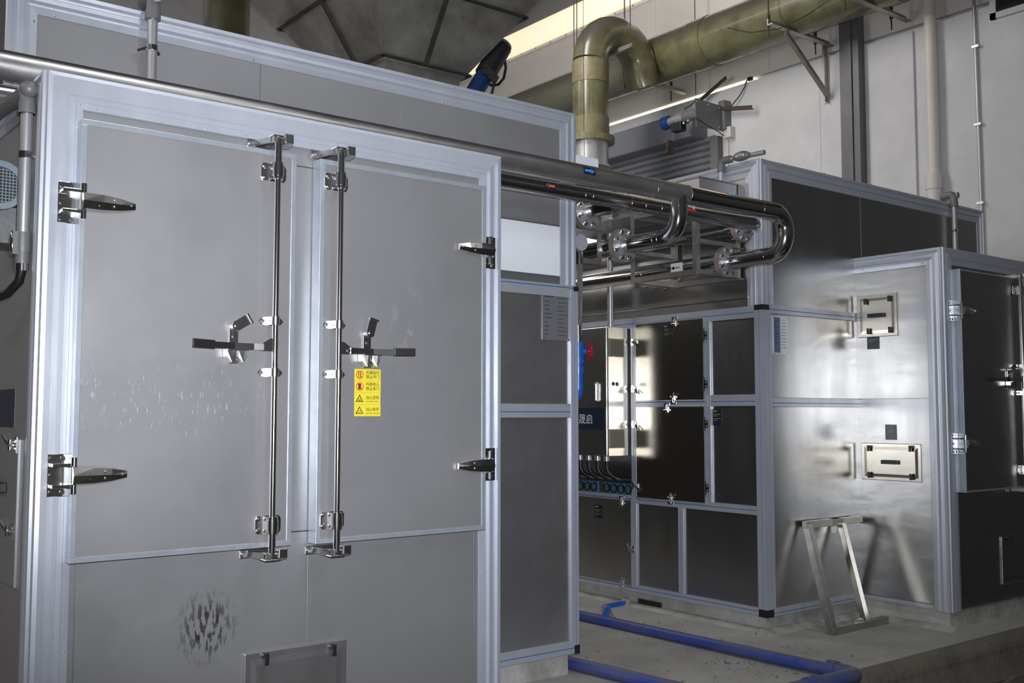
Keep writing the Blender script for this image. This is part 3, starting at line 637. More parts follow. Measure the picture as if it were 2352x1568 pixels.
def toggle_latch(P, u, v, parent, du, dv_, name='latch'):
    """chrome draw latch lying across a door edge; (du, dv_) points from door to frame"""
    N = P(0, 0, 1)-P(0, 0, 0); D = P(du, dv_, 0)-P(0, 0, 0); S = P(-dv_, du, 0)-P(0, 0, 0); c = P(u, v, 0.02)
    mb = MB().obox(c+D*0.030, D*0.012, S*0.028, N*0.003).obox(c-D*0.008, D*0.020, S*0.014, N*0.006)
    mb.cyl(c+D*0.030-N*0, c+D*0.030+N*0.010, 0.009, 10).cyl(c-D*0.01-S*0.018+N*0.012, c-D*0.01+S*0.018+N*0.012, 0.007, 8)
    mb.bar(c-D*0.01+N*0.014, c+D*0.03+N*0.012, 0.010, 0.006).bar(c-D*0.012+N*0.014, c-D*0.048-S*0.035+N*0.028, 0.012, 0.005)
    mb.bar(c-D*0.012+N*0.010, c-D*0.030-S*0.040+N*0.010, 0.010, 0.005)
    return mb.build(name, 'chrome', parent)
def block_hinge(P, u, v, parent):
    mb = MB(); pbox(mb, P, u-0.030, u+0.002, v-0.028, v+0.028, 0.018, 0.028); pbox(mb, P, u+0.004, u+0.026, v-0.052, v+0.052, 0.018, 0.026)
    mb.cyl(P(u+0.003, v-0.050, 0.030), P(u+0.003, v+0.050, 0.030), 0.009, 10)
    for a in (-0.016, 0.016): mb.cyl(P(u-0.020, v+a, 0.028), P(u-0.020, v+a, 0.0295), 0.005, 8, 1)
    mb.build('hinge', ['black', 'whiteink'], parent)

# ------------------------------------------------------------------ left drying machine
YF, YR = 3.77, 4.60
L1 = thing('drying_machine', (2.2, YF, 0), 'large stainless drying machine with two lever locked doors in front', 'machine', None)
PF, PR = PY(YF), PY(YR)
# bodies
MB().box((0.893, YF+0.006, 0.13), (2.858, YR, 2.70)).build('vestibule_body', 'steel', L1)
MB().box((0.93, YR+0.008, 0.14), (4.060, 9.0, 3.31)).build('main_body', 'shade', L1)  # dark colour stands for the unlit steel side, seen only in reflections
mb = MB().box((0.95, YF+0.03, 0), (2.80, YR, 0.13)).box((0.95, YR+0.03, 0), (4.02, 8.9, 0.14)); mb.build('base', 'plinth', L1)
XL0, XL1, ZT, ZI = 0.884, 2.867, 2.704, 2.580
frame_side(PF, 'T', XL0, XL1, 0.13, ZT, 1, 1, L1, 'header_profile', FLAT)
frame_side(PF, 'L', XL0, XL1, 0.13, ZT, 0, 1, L1, 'post_profile', FLAT)
frame_side(PF, 'R', XL0, XL1, 0.13, ZT, 0, 1, L1, 'post_profile', RIDGED)
panel(PF, XL0+0.124, XL1-0.124, 0.984, ZI, L1, 'steel', n0=-0.006, n1=-0.002, name='door_backing_sheet')
for u0, u1 in ((1.0, 1.030), (2.716, 2.742)):
    panel(PF, u0+0.0015, u1-0.0015, 0.14, 0.996, L1, 'steel', n1=0.001, name='filler_strip')
panel(PF, 1.0315, 1.905, 0.14, 0.996, L1, 'steel', n1=0.002, name='front_sheet')
panel(PF, 1.9065, 2.7145, 0.14, 0.996, L1, 'steel', n1=0.002, name='front_sheet')
# seams between the doors
MB().box((1.80, YF-0.003, 1.045), (1.92, YF-0.001, 1.049)).box((1.80, YF-0.003, 2.505), (1.92, YF-0.001, 2.508)).build('seam', 'dark', L1)
mb = MB()
for z in (2.60, 1.95, 1.5, 0.7, 0.3, 1.12): mb.sphere(PF(XL0+0.113, z, 0.008), 0.004, 8)
for x in (1.05, 1.45, 1.62, 2.15, 2.68): mb.sphere(PF(x, ZT-0.113, 0.008), 0.004, 8)
for z in (2.52, 1.53, 0.8): mb.sphere(PF(XL1-0.113, z, 0.008), 0.004, 8)
mb.build('rivets', 'chrome', L1)
nd = 0.070
PD = PF
steel_d = M['steel'].copy(); steel_d.name = 'matt_steel_door_sheet'; add_marks(steel_d, 0, (1.28-2.2, YF-nd-YF, 1.56), (0.55, 1, 0.17), (190, 1, 20), 0.63, (0.9, 0.9, 0.9), 0.7)
add_marks(steel_d, 0, (2.32-2.2, -nd, 1.9), (0.10, 1, 0.17), (14, 1, 9), 0.55, (0.6, 0.6, 0.6), 0.35)
D1 = edged_door(PD, 0.988, 1.802, 1.004, 2.534, 0.004, nd, L1, steel_d)
D2 = edged_door(PD, 1.907, 2.734, 1.000, 2.534, 0.004, nd, L1, steel_d)
hinge(PF, 0.962, 2.243, 1, D1); hinge(PF, 0.956, 1.300, 1, D1)
hinge(PF, 2.792, 2.243, -1, D2); hinge(PF, 2.792, 1.283, -1, D2)
lock_gear(PF, 1.703, 0.965, 2.578, -1, D1, nd)
lock_gear(PF, 1.976, 0.958, 2.574, 1, D2, nd)
# yellow warning sticker: four stacked notices
mb = MB(); n1 = nd-0.0035
s0, s1, zt_, zb_ = 2.073, 2.195, 1.693, 1.500
hgt = (zt_-zb_)/4
for k in range(4): pbox(mb, PF, s0+0.0006*(k % 2), s1+0.0006*(k % 2), zt_-(k+1)*hgt, zt_-k*hgt-0.0006, n1, n1+0.0012+0.0002*(k % 2), 0)
NS = n1+0.0016
def lab(s_, k, dv_, size, mi=1, du=0.053): text_into(mb, s_, PF, s0+du, zt_-k*hgt-dv_, NS, size, mi)
lab('机器运行', 0, 0.020, 0.0158); lab('禁止开门', 0, 0.038, 0.0158)
lab('内若有人', 1, 0.020, 0.0158); lab('禁止关门', 1, 0.038, 0.0158)
lab('当心烫伤', 2, 0.026, 0.0158); lab('CAUTION ! HOT', 2, 0.039, 0.0080)
lab('当心夹手', 3, 0.026, 0.0158); lab('CAUTION PINCHING', 3, 0.039, 0.0070)
for k in (0, 1):
    c = PF(s0+0.024, zt_-k*hgt-0.024, NS); yy = Vector((0, -0.0002, 0))
    mb.ring(c, c+yy, 0.0145, 0.0175, 28, 2)
    pbox(mb, PF, s0+0.017, s0+0.030, zt_-k*hgt-0.035, zt_-k*hgt-0.012, NS-0.0002, NS+0.0001, 1 if k == 0 else 3)
    if k == 0: pbox(mb, PF, s0+0.019, s0+0.0265, zt_-0.033, zt_-0.014, NS, NS+0.0003, 0)
    mb.bar(PF(s0+0.013, zt_-k*hgt-0.013, NS+0.0006), PF(s0+0.036, zt_-k*hgt-0.036, NS+0.0006), 0.0002, 0.003, up=(1, 0, 1), mi=2)
for k in (2, 3):
    A3 = [(0.006, -0.038), (0.042, -0.038), (0.024, -0.008)]; B3 = [(0.0115, -0.035), (0.0365, -0.035), (0.024, -0.014)]
    mb.prism([PF(s0+a, zt_-k*hgt+b, NS-0.0002) for a, b in A3], (0, -0.0003, 0), 1)
    mb.prism([PF(s0+a, zt_-k*hgt+b, NS+0.0002) for a, b in B3], (0, -0.0003, 0), 0)
    if k == 2:
        pbox(mb, PF, s0+0.018, s0+0.031, zt_-k*hgt-0.0335, zt_-k*hgt-0.031, NS+0.0006, NS+0.0008, 1)
        for a in (0.020, 0.024, 0.028): mb.bar(PF(s0+a, zt_-k*hgt-0.029, NS+0.0007), PF(s0+a+0.001, zt_-k*hgt-0.023, NS+0.0007), 0.0002, 0.0015, up=(1, 0, 0), mi=1)
    else:
        mb.sphere(PF(s0+0.025, zt_-k*hgt-0.029, NS+0.0004), 0.005, 10, 1, (1.2, 0.05, 0.7)); mb.sphere(PF(s0+0.025, zt_-k*hgt-0.029, NS+0.0006), 0.003, 10, 0, (1.2, 0.05, 0.7))
mb.build('warning_sticker', ['yellow', 'ink', 'redink', 'navy2'], D2, label='yellow sticker of four Chinese warning notices')
# scuff marks and hatch on the lower sheet
steel_s = M['steel'].copy(); steel_s.name = 'scuffed_steel_sheet'
add_marks(steel_s, 0, (1.50-2.2, 0, 0.72), (0.13, 1, 0.15), (75, 1, 20), 0.50, (0.02, 0.02, 0.03), 0.9)
add_marks(steel_s, 0, (1.34-2.2, 0, 0.62), (0.26, 1, 0.20), (3, 1, 3), 0.50, (0.50, 0.50, 0.51), 0.45)
for o in L1.children:
    if o.name.startswith('front_sheet'): o.data.materials[0] = steel_s
hatch(PF, 1.645, 2.081, 0.26, 0.604, L1, 'steel_cab', ((1.725, 0.588, 1), (2.012, 0.582, 1)), False)
# left side of the vestibule
PS = PX(0.884)
frame_side(PS, 'L', YF, YR, 0.13, ZT, 0, 1, L1, 'corner_profile', RIDGED, 0.10)
frame_side(PS, 'T', YF, YR, 0.13, ZT, 1, 0, L1, 'side_profile', RIDGED, 0.10)
panel(PS, YF+0.10, YR, 0.14, 2.60, L1, 'steel', n1=0.002, name='side_sheet')
mb = MB(); pbox(mb, PS, 3.95, 4.5, 0.9, 1.42, 0.0, 0.012); h = mb.build('side_hatch', 'steel', L1, bevel=0.003)
toggle_latch(PS, 3.97, 1.40, h, -1, 0, 'side_latch'); toggle_latch(PS, 3.97, 1.10, h, -1, 0, 'side_latch')
mb = MB(); pbox(mb, PS, 4.10, 4.30, 1.225, 1.26, 0.012, 0.035); mb.build('side_handle', 'black', h, bevel=0.003)
mb = MB(); pbox(mb, PS, 4.06, 4.30, 1.46, 1.60, 0.002, 0.004); mb.build('side_label', 'navy', L1)
# right side sheet of the vestibule
panel(PXp(2.858), YF+0.02, YR, 0.14, 2.69, L1, 'steel', n0=-0.004, n1=0.004, name='side_sheet')
# top sheet
MB().box((0.90, YF+0.01, 2.692), (2.85, YR, 2.703)).build('top_sheet', 'steel', L1)
# main upper section
frame_side(PR, 'T', 0.912, 4.064, 2.262, 3.316, 1, 1, L1, 'header_profile', RIDGED)
frame_side(PR, 'L', 0.912, 4.064, 2.262, 3.316, 0, 1, L1, 'post_profile', RIDGED)
frame_side(PR, 'R', 0.912, 4.064, 2.262, 3.316, 0, 1, L1, 'post_profile', RIDGED)
for u0, u1 in ((1.036, 2.040), (2.042, 2.832), (2.835, 3.952)): panel(PR, u0, u1, 2.62, 3.192, L1, 'steel', n1=0.0015, name='upper_sheet')
panel(PR, 2.87, 3.938, 2.318, 2.612, L1, 'film', n1=0.004, name='white_filmed_sheet')
pbox(MB(), PR, 2.8325, 2.8345, 2.62, 3.19, 0, 0.003).build('seam_strip', 'alu_edge', L1)
mb = MB()
for x in (1.10, 2.0, 3.1, 3.90): mb.sphere(PR(x, 3.203, 0.008), 0.005, 8)
for z in (3.1, 2.75): mb.sphere(PR(3.965, z, 0.008), 0.005, 8)
for x in (1.02,): mb.sphere(PR(x, 3.16, 0.008), 0.005, 8)
mb.build('rivets', 'chrome', L1)
# lower right cabinet section
rail(PR, 2.87, 4.04, 2.195, 2.268, L1, sp=0.78); rail(PR, 2.87, 4.013, 1.488, 1.566, L1, sp=0.42); rail(PR, 2.87, 4.04, 0.125, 0.200, L1, sp=0.42)
rail(PR, 4.008, 4.064, 0.17, 2.235, L1, 'corner_post', vert=True, sp=0.62)
for z_ in ((2.235, 2.262), (0.122, 0.172)): MB().box((4.030, YR-0.022, z_[0]), (4.068, YR+0.03, z_[1])).build('corner_block', 'black', L1)
panel(PR, 2.87, 4.012, 1.567, 2.194, L1, 'steel_cab', n1=0.004); panel(PR, 2.87, 4.012, 0.201, 1.487, L1, 'steel_cab', n1=0.004)
mb = MB(); pbox(mb, PR, 3.797, 4.004, 1.937, 2.213, 0.007, 0.010)
for a, b in ((3.806, 2.205), (3.995, 2.205), (3.806, 1.945), (3.995, 1.945)): mb.cyl(PR(a, b, 0.010), PR(a, b, 0.014), 0.005, 8, 2)
lines_into(mb, PR, 3.815, 2.195, 0.0102, [0.06], 1, 0.006, 0.02, 3)
lines_into(mb, PR, 3.815, 2.165, 0.0102, [0.03, 0.028, 0.034, 0.05, 0.055, 0.02, 0.036, 0.026, 0.03], 1, 0.0045, 0.024, 5)
lines_into(mb, PR, 3.915, 2.185, 0.0102, [0.06, 0.065, 0.05, 0.06, 0.07, 0.055, 0.06, 0.05, 0.06, 0.065], 1, 0.003, 0.024, 6)
mb.build('acrylic_notice', ['acrylic', 'ink', 'chrome'], L1, label='clear engraved notice plate with small print')

# ------------------------------------------------------------------ right drying machine
X2, YF2, XV = 5.80, 3.885, 6.916
L2 = thing('drying_machine', (7.2, YR, 0), 'right hand stainless drying machine with dark doored side and protruding vestibule', 'machine')
P2L, P2F, P2V, P2D = PX(X2), PY(YR), PX(XV), PY(YF2)
MB().box((X2+0.008, YR+0.008, 0.13), (8.88, 8.6, 3.31)).build('main_body', 'mirror', L2)
MB().box((XV+0.008, YF2+0.008, 0.13), (8.87, YR+0.008, 2.695)).build('vestibule_body', 'mirror', L2)
MB().box((X2+0.055, YR+0.05, 0), (8.8, 8.5, 0.13)).box((XV+0.03, YF2+0.03, 0), (8.8, YR+0.06, 0.13)).build('base', 'plinth', L2)
# upper section frames, side and front
frame_side(P2L, 'T', YR, 8.6, 2.27, 3.312, 1, 0, L2, 'header_profile'); frame_side(P2L, 'L', YR, 8.6, 2.27, 3.312, 0, 1, L2, 'post_profile')
frame_side(P2F, 'T', X2, 8.90, 2.27, 3.312, 1, 1, L2, 'header_profile'); frame_side(P2F, 'L', X2, 8.90, 2.27, 3.312, 0, 1, L2, 'post_profile'); frame_side(P2F, 'R', X2, 8.90, 2.27, 3.312, 0, 1, L2, 'post_profile')
panel(P2L, YR+0.125, 6.9, 2.33, 3.187, L2, 'mirror', n1=0.003); panel(P2L, 6.905, 8.58, 2.33, 3.187, L2, 'mirror', n1=0.003)
panel(P2F, X2+0.125, 7.010, 2.278, 3.187, L2, 'mirror', n1=0.003); panel(P2F, 7.014, 8.775, 2.70, 3.187, L2, 'mirror', n1=0.003)
pbox(MB(), P2F, 7.0105, 7.0135, 2.70, 3.187, 0, 0.004).build('seam_strip', 'alu_edge', L2)
mb = MB()
for z in (3.10, 2.33): mb.sphere(P2L(YR+0.112, z, 0.009), 0.005, 8); mb.sphere(P2F(X2+0.112, z, 0.009), 0.005, 8)
mb.sphere(P2V(4.03, 2.60, 0.009), 0.005, 8).sphere(P2V(4.52, 2.603, 0.009), 0.005, 8).sphere(P2V(3.999, 2.55, 0.009), 0.005, 8).sphere(P2V(3.999, 0.9, 0.009), 0.005, 8)
mb.build('rivets', 'chrome', L2)
# lower section of the dark side: rails and posts
Y1, Y2_, YE = 5.085, 5.850, 8.58
rail(P2L, YR+0.05, YE, 2.185, 2.268, L2, sp=0.45); rail(P2L, YR+0.05, YE, 0.122, 0.175, L2, sp=0.55)
rail(P2L, YR+0.05, Y2_, 1.565, 1.645, L2, sp=0.40); rail(P2L, YR+0.05, YE, 0.808, 0.868, L2, sp=0.5)
rail(P2L, YR-0.0195, YR+0.055, 0.165, 2.236, L2, 'corner_post', vert=True, sp=0.45)
rail(P2L, Y1-0.020, Y1+0.030, 0.868, 2.185, L2, 'post', vert=True); rail(P2L, Y2_-0.010, Y2_+0.035, 0.175, 2.185, L2, 'post', vert=True)
rail(P2L, 5.345, 5.395, 0.175, 0.808, L2, 'post', vert=True)
for z_ in ((2.235, 2.272), (0.118, 0.168)): MB().box((X2-0.024, YR-0.024, z_[0]), (X2+0.05, YR+0.05, z_[1])).build('corner_block', 'black', L2)
panel(P2L, YR+0.056, Y1-0.021, 1.646, 2.184, L2, 'mirror', n1=0.004); pm = panel(P2L, YR+0.056, Y1-0.021, 0.869, 1.564, L2, 'mirror', n1=0.004)
panel(P2L, YR+0.056, 5.344, 0.176, 0.807, L2, 'mirror', n1=0.004); panel(P2L, 5.396, Y2_-0.011, 0.176, 0.807, L2, 'mirror', n1=0.004)
panel(P2L, Y2_+0.036, 6.75, 0.869, 2.184, L2, 'mirror', n1=0.004); panel(P2L, 6.78, 8.55, 0.176, 2.184, L2, 'mirror', n1=0.004)
DU = edged_door(P2L, Y1+0.032, Y2_-0.004, 1.600, 2.222, 0.004, 0.022, L2, 'polish', 'access_door', 0.012)
DM = edged_door(P2L, Y1+0.032, Y2_-0.004, 0.846, 1.572, 0.004, 0.022, L2, 'polish', 'access_door', 0.012)
DL = edged_door(P2L, Y2_+0.036, 6.62, 0.155, 0.836, 0.004, 0.022, L2, 'mirror', 'access_door', 0.012)
for v in (2.085, 1.725): block_hinge(P2L, Y1+0.032, v, DU)
for v in (1.435, 0.968): block_hinge(P2L, Y1+0.032, v, DM)
# latches: P2L u grows away from the aisle
for v, d in ((2.075, DU), (1.705, DU), (1.425, DM), (0.945, DM)): toggle_latch(P2L, Y2_-0.012, v, d, 1, 0)
toggle_latch(P2L, 5.41, 2.200, DU, 0, 1); toggle_latch(P2L, 5.43, 1.625, DU, 0, -1)
toggle_latch(P2L, 5.50, 1.548, DM, 0, 1); toggle_latch(P2L, 5.47, 0.868, DM, 0, -1)
toggle_latch(P2L, 6.00, 0.812, DL, 0, 1); toggle_latch(P2L, 5.90, 0.448, DL, -1, 0); toggle_latch(P2L, 6.00, 0.178, DL, 0, -1); toggle_latch(P2L, 6.56, 0.80, DL, 0, 1)
def dark_label(P, u0, u1, v0, v1, n, rows, parent, nm='safety_label', base='navy', sg=1):
    mb = MB(); pbox(mb, P, u0, u1, v0, v1, n, n+0.001)
    Q = (lambda a, b, c=0.0: P(u1+u0-a, b, c)) if sg < 0 else P
    lines_into(mb, Q, u0+0.010, v1-0.010, n+0.0011, [(u1-u0)*0.35], 1, 0.009, 0.02, 2)
    lines_into(mb, Q, u0+0.010, v1-0.036, n+0.0011, [(u1-u0)*0.75, (u1-u0)*0.5][:rows], 1, 0.003, 0.012, 3)
    if rows > 2: lines_into(mb, Q, u0+0.010, v1-0.068, n+0.0011, [(u1-u0)*0.75, (u1-u0)*0.4], 1, 0.003, 0.012, 4)
    mb.build(nm, [base, 'gold'], parent)
dark_label(P2L, 5.440, 5.530, 2.082, 2.192, 0.0186, 3, DU, sg=-1)
dark_label(P2L, 4.972, 5.060, 1.424, 1.543, 0.004, 3, L2, sg=-1)
dark_label(P2L, 6.224, 6.322, 0.661, 0.766, 0.0186, 3, DL, sg=-1)
# gauges: two blue plates of four round gauges
for u0 in (5.885, 6.285):
    mb = MB(); pbox(mb, P2L, u0, u0+0.335, 0.872, 0.952, 0.004, 0.008); gp = mb.build('gauge_plate', 'gauge_blue', L2, label='sky blue plate of dial gauges')
    for k in range(4):
        c = P2L(u0+0.045+k*0.082, 0.911, 0.008); N = Vector((-1, 0, 0)); mb = MB()
        mb.ring(c, c+N*0.016, 0.030, 0.036, 24, 0).cyl(c, c+N*0.006, 0.030, 24, 1).bar(c+N*0.009+Vector((0, 0.012, 0.004)), c+N*0.009-Vector((0, 0.012, 0.002)), 0.002, 0.003, mi=2)
        mb.ring(c+N*0.006, c+N*0.0075, 0.024, 0.0255, 24, 2)
        for a in (0.8, 2.4, 4.0, 5.5): mb.bolt(c+Vector((0, 0.031*math.cos(a), 0.031*math.sin(a)))+N*0.014, N, 0.003, 0.003, 0)
        mb.build('gauge', ['black', 'greypaint', 'ink'], gp)
# front of the main section between corner and vestibule
rail(P2F, X2, XV, 2.215, 2.278, L2, sp=0.45); rail(P2F, X2+0.05, XV, 1.560, 1.622, L2, sp=0.4); rail(P2F, X2+0.04, XV, 0.118, 0.172, L2, sp=0.4)
rail(P2F, X2+0.001, X2+0.075, 0.165, 2.236, L2, 'corner_post', vert=True, sp=0.55)
panel(P2F, X2+0.076, XV, 1.623, 2.214, L2, 'mirror', n1=0.004); panel(P2F, X2+0.076, XV, 0.173, 1.559, L2, 'mirror', n1=0.004)
mb = MB(); pbox(mb, P2F, 5.905, 6.072, 1.930, 2.200, 0.007, 0.010); pbox(mb, P2F, 5.915, 5.985, 1.940, 2.190, 0.010, 0.0105, 2)
for a in (5.912, 6.065):
    for b in (1.938, 2.193): mb.cyl(P2F(a, b, 0.010), P2F(a, b, 0.013), 0.004, 8, 3)
lines_into(mb, P2F, 5.922, 2.165, 0.0106, [0.045]+[0.022, 0.03, 0.026, 0.034, 0.038, 0.026, 0.03, 0.02, 0.028], 1, 0.005, 0.022, 8)
lines_into(mb, P2F, 5.996, 2.175, 0.0106, [0.05, 0.06, 0.055, 0.045, 0.06, 0.05, 0.06, 0.055, 0.05, 0.06], 1, 0.0028, 0.022, 9)
mb.build('notice_plate', ['platelabel', 'ink', 'plateblue', 'chrome'], L2, label='blue and white engraved notice plate')
# vestibule left face
frame_side(P2V, 'T', YF2, YR, 0.125, 2.702, 1, 0, L2, 'header_profile'); frame_side(P2V, 'L', YF2, YR, 0.125, 2.702, 0, 1, L2, 'corner_profile')
panel(P2V, YF2+0.125, YR, 1.622, 2.577, L2, 'mirror', n1=0.003); panel(P2V, YF2+0.125, YR, 0.165, 1.618, L2, 'mirror', n1=0.003)
rail(P2V, YF2+0.125, YR, 0.135, 0.162, L2, stripe=False, n1=0.010)
hatch(P2V, 4.235, 4.575, 2.085, 2.405, L2, 'polish', ((4.29, 2.372, 1), (4.49, 2.365, 1), (4.29, 2.12, -1), (4.47, 2.12, -1)))
hatch(P2V, 4.075, 4.565, 1.018, 1.292, L2, 'polish', ((4.15, 1.268, 1), (4.49, 1.262, 1), (4.15, 1.045, -1), (4.49, 1.045, -1)))
dark_label(P2V, 4.395, 4.500, 1.995, 2.105, 0.003, 2, L2, sg=-1)
mb = MB(); pbox(mb, P2V, 4.27, 4.365, 1.318, 1.430, 0.003, 0.0038); lines_into(mb, P2V, 4.29, 1.42, 0.004, [0.04, 0.0, 0.05, 0.06], 1, 0.003, 0.014, 4); mb.build('safety_label', ['greypaint', 'gold'], L2, label='faded grey label above the lower hatch')
# vestibule front with its door
frame_side(P2D, 'T', XV, 8.87, 0.125, 2.702, 1, 1, L2, 'header_profile', FLAT); frame_side(P2D, 'L', XV, 8.87, 0.125, 2.702, 0, 1, L2, 'post_profile', RIDGED); frame_side(P2D, 'R', XV, 8.87, 0.125, 2.702, 0, 1, L2, 'post_profile', RIDGED)
panel(P2D, XV+0.125, 8.745, 0.14, 2.577, L2, 'mirror', n1=0.002, name='front_sheet')
D3 = edged_door(P2D, 7.030, 7.905, 0.955, 2.545, 0.004, 0.070, L2, 'mirror', tw=0.012)
D4 = edged_door(P2D, 7.985, 8.74, 0.955, 2.545, 0.004, 0.070, L2, 'mirror', tw=0.012)
hinge(P2D, 6.995, 2.245, 1, D3); hinge(P2D, 6.995, 1.300, 1, D3)
lock_gear(P2D, 7.83, 0.93, 2.562, -1, D3, 0.070); lock_gear(P2D, 8.06, 0.93, 2.562, 1, D4, 0.070)
hatch(P2D, 7.62, 8.05, 0.25, 0.60, L2, 'mirror', ((7.70, 0.585, 1),), False)

# ------------------------------------------------------------------ control cabinet on the dark side
CX0, CY0, CY1, CZ0, CZ1 = 5.530, 5.905, 6.85, 1.178, 2.190
t = thing('control_cabinet', (5.66, 6.3, CZ0), 'tall stainless control cabinet with louvred side hung on the dark machine wall', 'cabinet')
MB().box((CX0+0.022, CY0, CZ0), (X2-0.006, CY1, CZ1)).build('cabinet_body', 'polish', t, bevel=0.003)
MB().box((CX0, CY0+0.004, CZ0+0.004), (CX0+0.020, CY1, CZ1-0.004)).build('cabinet_door', 'mirror', t, bevel=0.003)
PC, PCx = PY(CY0), PX(CX0)
for v0, v1 in ((1.955, 2.098), (1.240, 1.388)):
    mb = MB(); pbox(mb, PC, 5.562, 5.720, v0, v1, 0, 0.006)
    vt = mb.build('louvre_vent', 'vent', t, label='beige slatted louvre')
    for k in range(13):
        v = v0+0.010+k*(v1-v0-0.018)/13
        m_ = MB(); m_.prism([PC(5.568, v, 0.006), PC(5.568, v+0.009, 0.006), PC(5.568, v+0.002, 0.014)], (0.146, 0, 0)); m_.build('louvre_slat', 'vent', vt)
mb = MB(); mb.cyl(PC(5.607, 1.743, 0), PC(5.607, 1.743, 0.002), 0.016, 18).cyl(PC(5.647, 1.741, 0), PC(5.647, 1.741, 0.002), 0.016, 18); mb.build('plug', 'ink', t)
mb = MB(); pbox(mb, PCx, 5.995, 6.020, 1.60, 1.755, 0, 0.010); pbox(mb, PCx, 6.000, 6.015, 1.61, 1.745, 0.010, 0.030); mb.build('door_handle', 'chrome', t, bevel=0.004)
mb = MB(); PCm = lambda u, v, n=0.0: Vector((CX0-n, 12.6-u, v))
pbox(mb, PCx, 5.915, 6.80, 1.385, 1.555, 0, 0.003)
text_into(mb, '晟启', PCm, 6.375, 1.435, 0.0034, 0.085, 1, 'LEFT', 1.0)
mb.build('nameplate', ['navy', 'whiteink'], t, label='dark nameplate band with white Chinese characters')
# hoses from cabinet into the machine
for k in range(5):
    y = 5.99+k*0.105
    t_ = thing('flexible_hose', (5.62, y, 1.17), (['rightmost', 'second from right', 'middle', 'fourth from right', 'leftmost'][k]+' black hose curving under the control cabinet'), 'hose', 'black hoses under the control cabinet')
    pts = rounded([(5.64, y+0.03, 1.178), (5.64, y+0.03, 1.04), (5.70, y-0.06, 0.985), (5.795, y-0.085, 0.985)], 0.09, 6)
    MB().tube(pts, 0.019, 12).build('hose', 'cable', t_)
    MB().cyl((5.64, y+0.03, 1.135), (5.64, y+0.03, 1.178), 0.024, 12).build('gland', 'conduit', t_)
mb = MB().cyl((5.66, 5.99, CZ1), (5.66, 5.99, 2.95), 0.024, 16).cyl((5.66, 5.99, CZ1), (5.66, 5.99, CZ1+0.02), 0.032, 16).cyl((5.66, 5.99, 2.78), (5.66, 5.99, 2.84), 0.027, 16)
tag(mb.build('riser_conduit', 'conduit'), 'bright steel conduit standing on top of the control cabinet', 'conduit')

# ------------------------------------------------------------------ upper water pipes
def flange(c, ax, R, parent, nb=8, th=0.022):
    c = Vector(c); ax = Vector(ax).normalized(); mb = MB()
    mb.cyl(c-ax*th, c-ax*0.003, R, 32).cyl(c+ax*0.003, c+ax*th, R, 32).ring(c-ax*(th+0.02), c-ax*th, R*0.3, R*0.62, 32)
    mb.build('flange', 'conduit', parent)
    MB().cyl(c-ax*0.003, c+ax*0.003, R*0.985, 32).build('gasket', 'gasket', parent, label='red rubber gasket')
    x, y = MB()._frame(ax); mb = MB()
    for k in range(nb):
        a = 2*math.pi*(k+0.5)/nb; q = c+(x*math.cos(a)+y*math.sin(a))*R*0.80; mb = MB()
        mb.bolt(q-ax*th, -ax, 0.012, 0.014).cyl(q-ax*th, q+ax*(th+0.045), 0.006, 8).cyl(q+ax*th, q+ax*(th+0.012), 0.012, 6)
        mb.build('flange_bolt', 'chrome', parent)
YP1, ZP1, RP1, XE1 = 4.22, 2.832, 0.057, 5.545
t = thing('supply_pipe', (3.0, YP1, ZP1-RP1), 'stainless water pipe with blue arrow label, ending in a rounded U bend', 'pipe')
zr = 2.565; YFl = 4.72
path = rounded([(-0.4, YP1, ZP1), (XE1+0.03, YP1, ZP1), (XE1+0.03, YP1, zr), (XE1+0.03, YFl, zr)], 0.125, 12)
path[0] = Vector((4.62, YP1, ZP1)); MB().tube(path, RP1, 32).build('pipe', 'pipe2', t)
MB().tube([(-0.4, YP1, ZP1), (2, YP1, ZP1), (4.62, YP1, ZP1)], RP1, 32, caps=False).build('pipe', 'pipe', t, label='duller straight length of pipe')
xt = 4.555
path = rounded([(xt, YP1, ZP1), (xt, YP1, zr+.01), (xt, YFl-0.02, zr+.01)], 0.125, 10)
MB().tube(path, RP1*0.92, 28).build('branch_pipe', 'pipe2', t)
def band(p, ax, r, parent): 
    p = Vector(p); ax = Vector(ax); MB().ring(p-ax*0.002, p+ax*0.002, r*0.98, r+0.0016, 28).build('weld_ring', 'pipe2', parent)
for x in (4.33, 4.62, 5.30): band((x, YP1, ZP1), (1, 0, 0), RP1, t)
band((xt, YP1, ZP1-0.085), (0, 0, 1), RP1*0.93, t); band((xt, YP1, ZP1-0.14), (0, 0, 1), RP1*0.93, t); band((xt, YP1+0.14, zr+.01), (0, 1, 0), RP1*0.93, t); band((xt, YP1+0.18, zr+.01), (0, 1, 0), RP1*0.93, t)
band((XE1+.03, YP1, ZP1-0.115), (0, 0, 1), RP1, t); band((XE1+.03, YP1, ZP1-0.155), (0, 0, 1), RP1, t); band((XE1+.03, YP1+0.14, zr), (0, 1, 0), RP1, t)
flange((XE1+.03, YFl, zr), (0, 1, 0), 0.108, t); flange((xt, YFl-0.02, zr+.01), (0, 1, 0), 0.108, t)
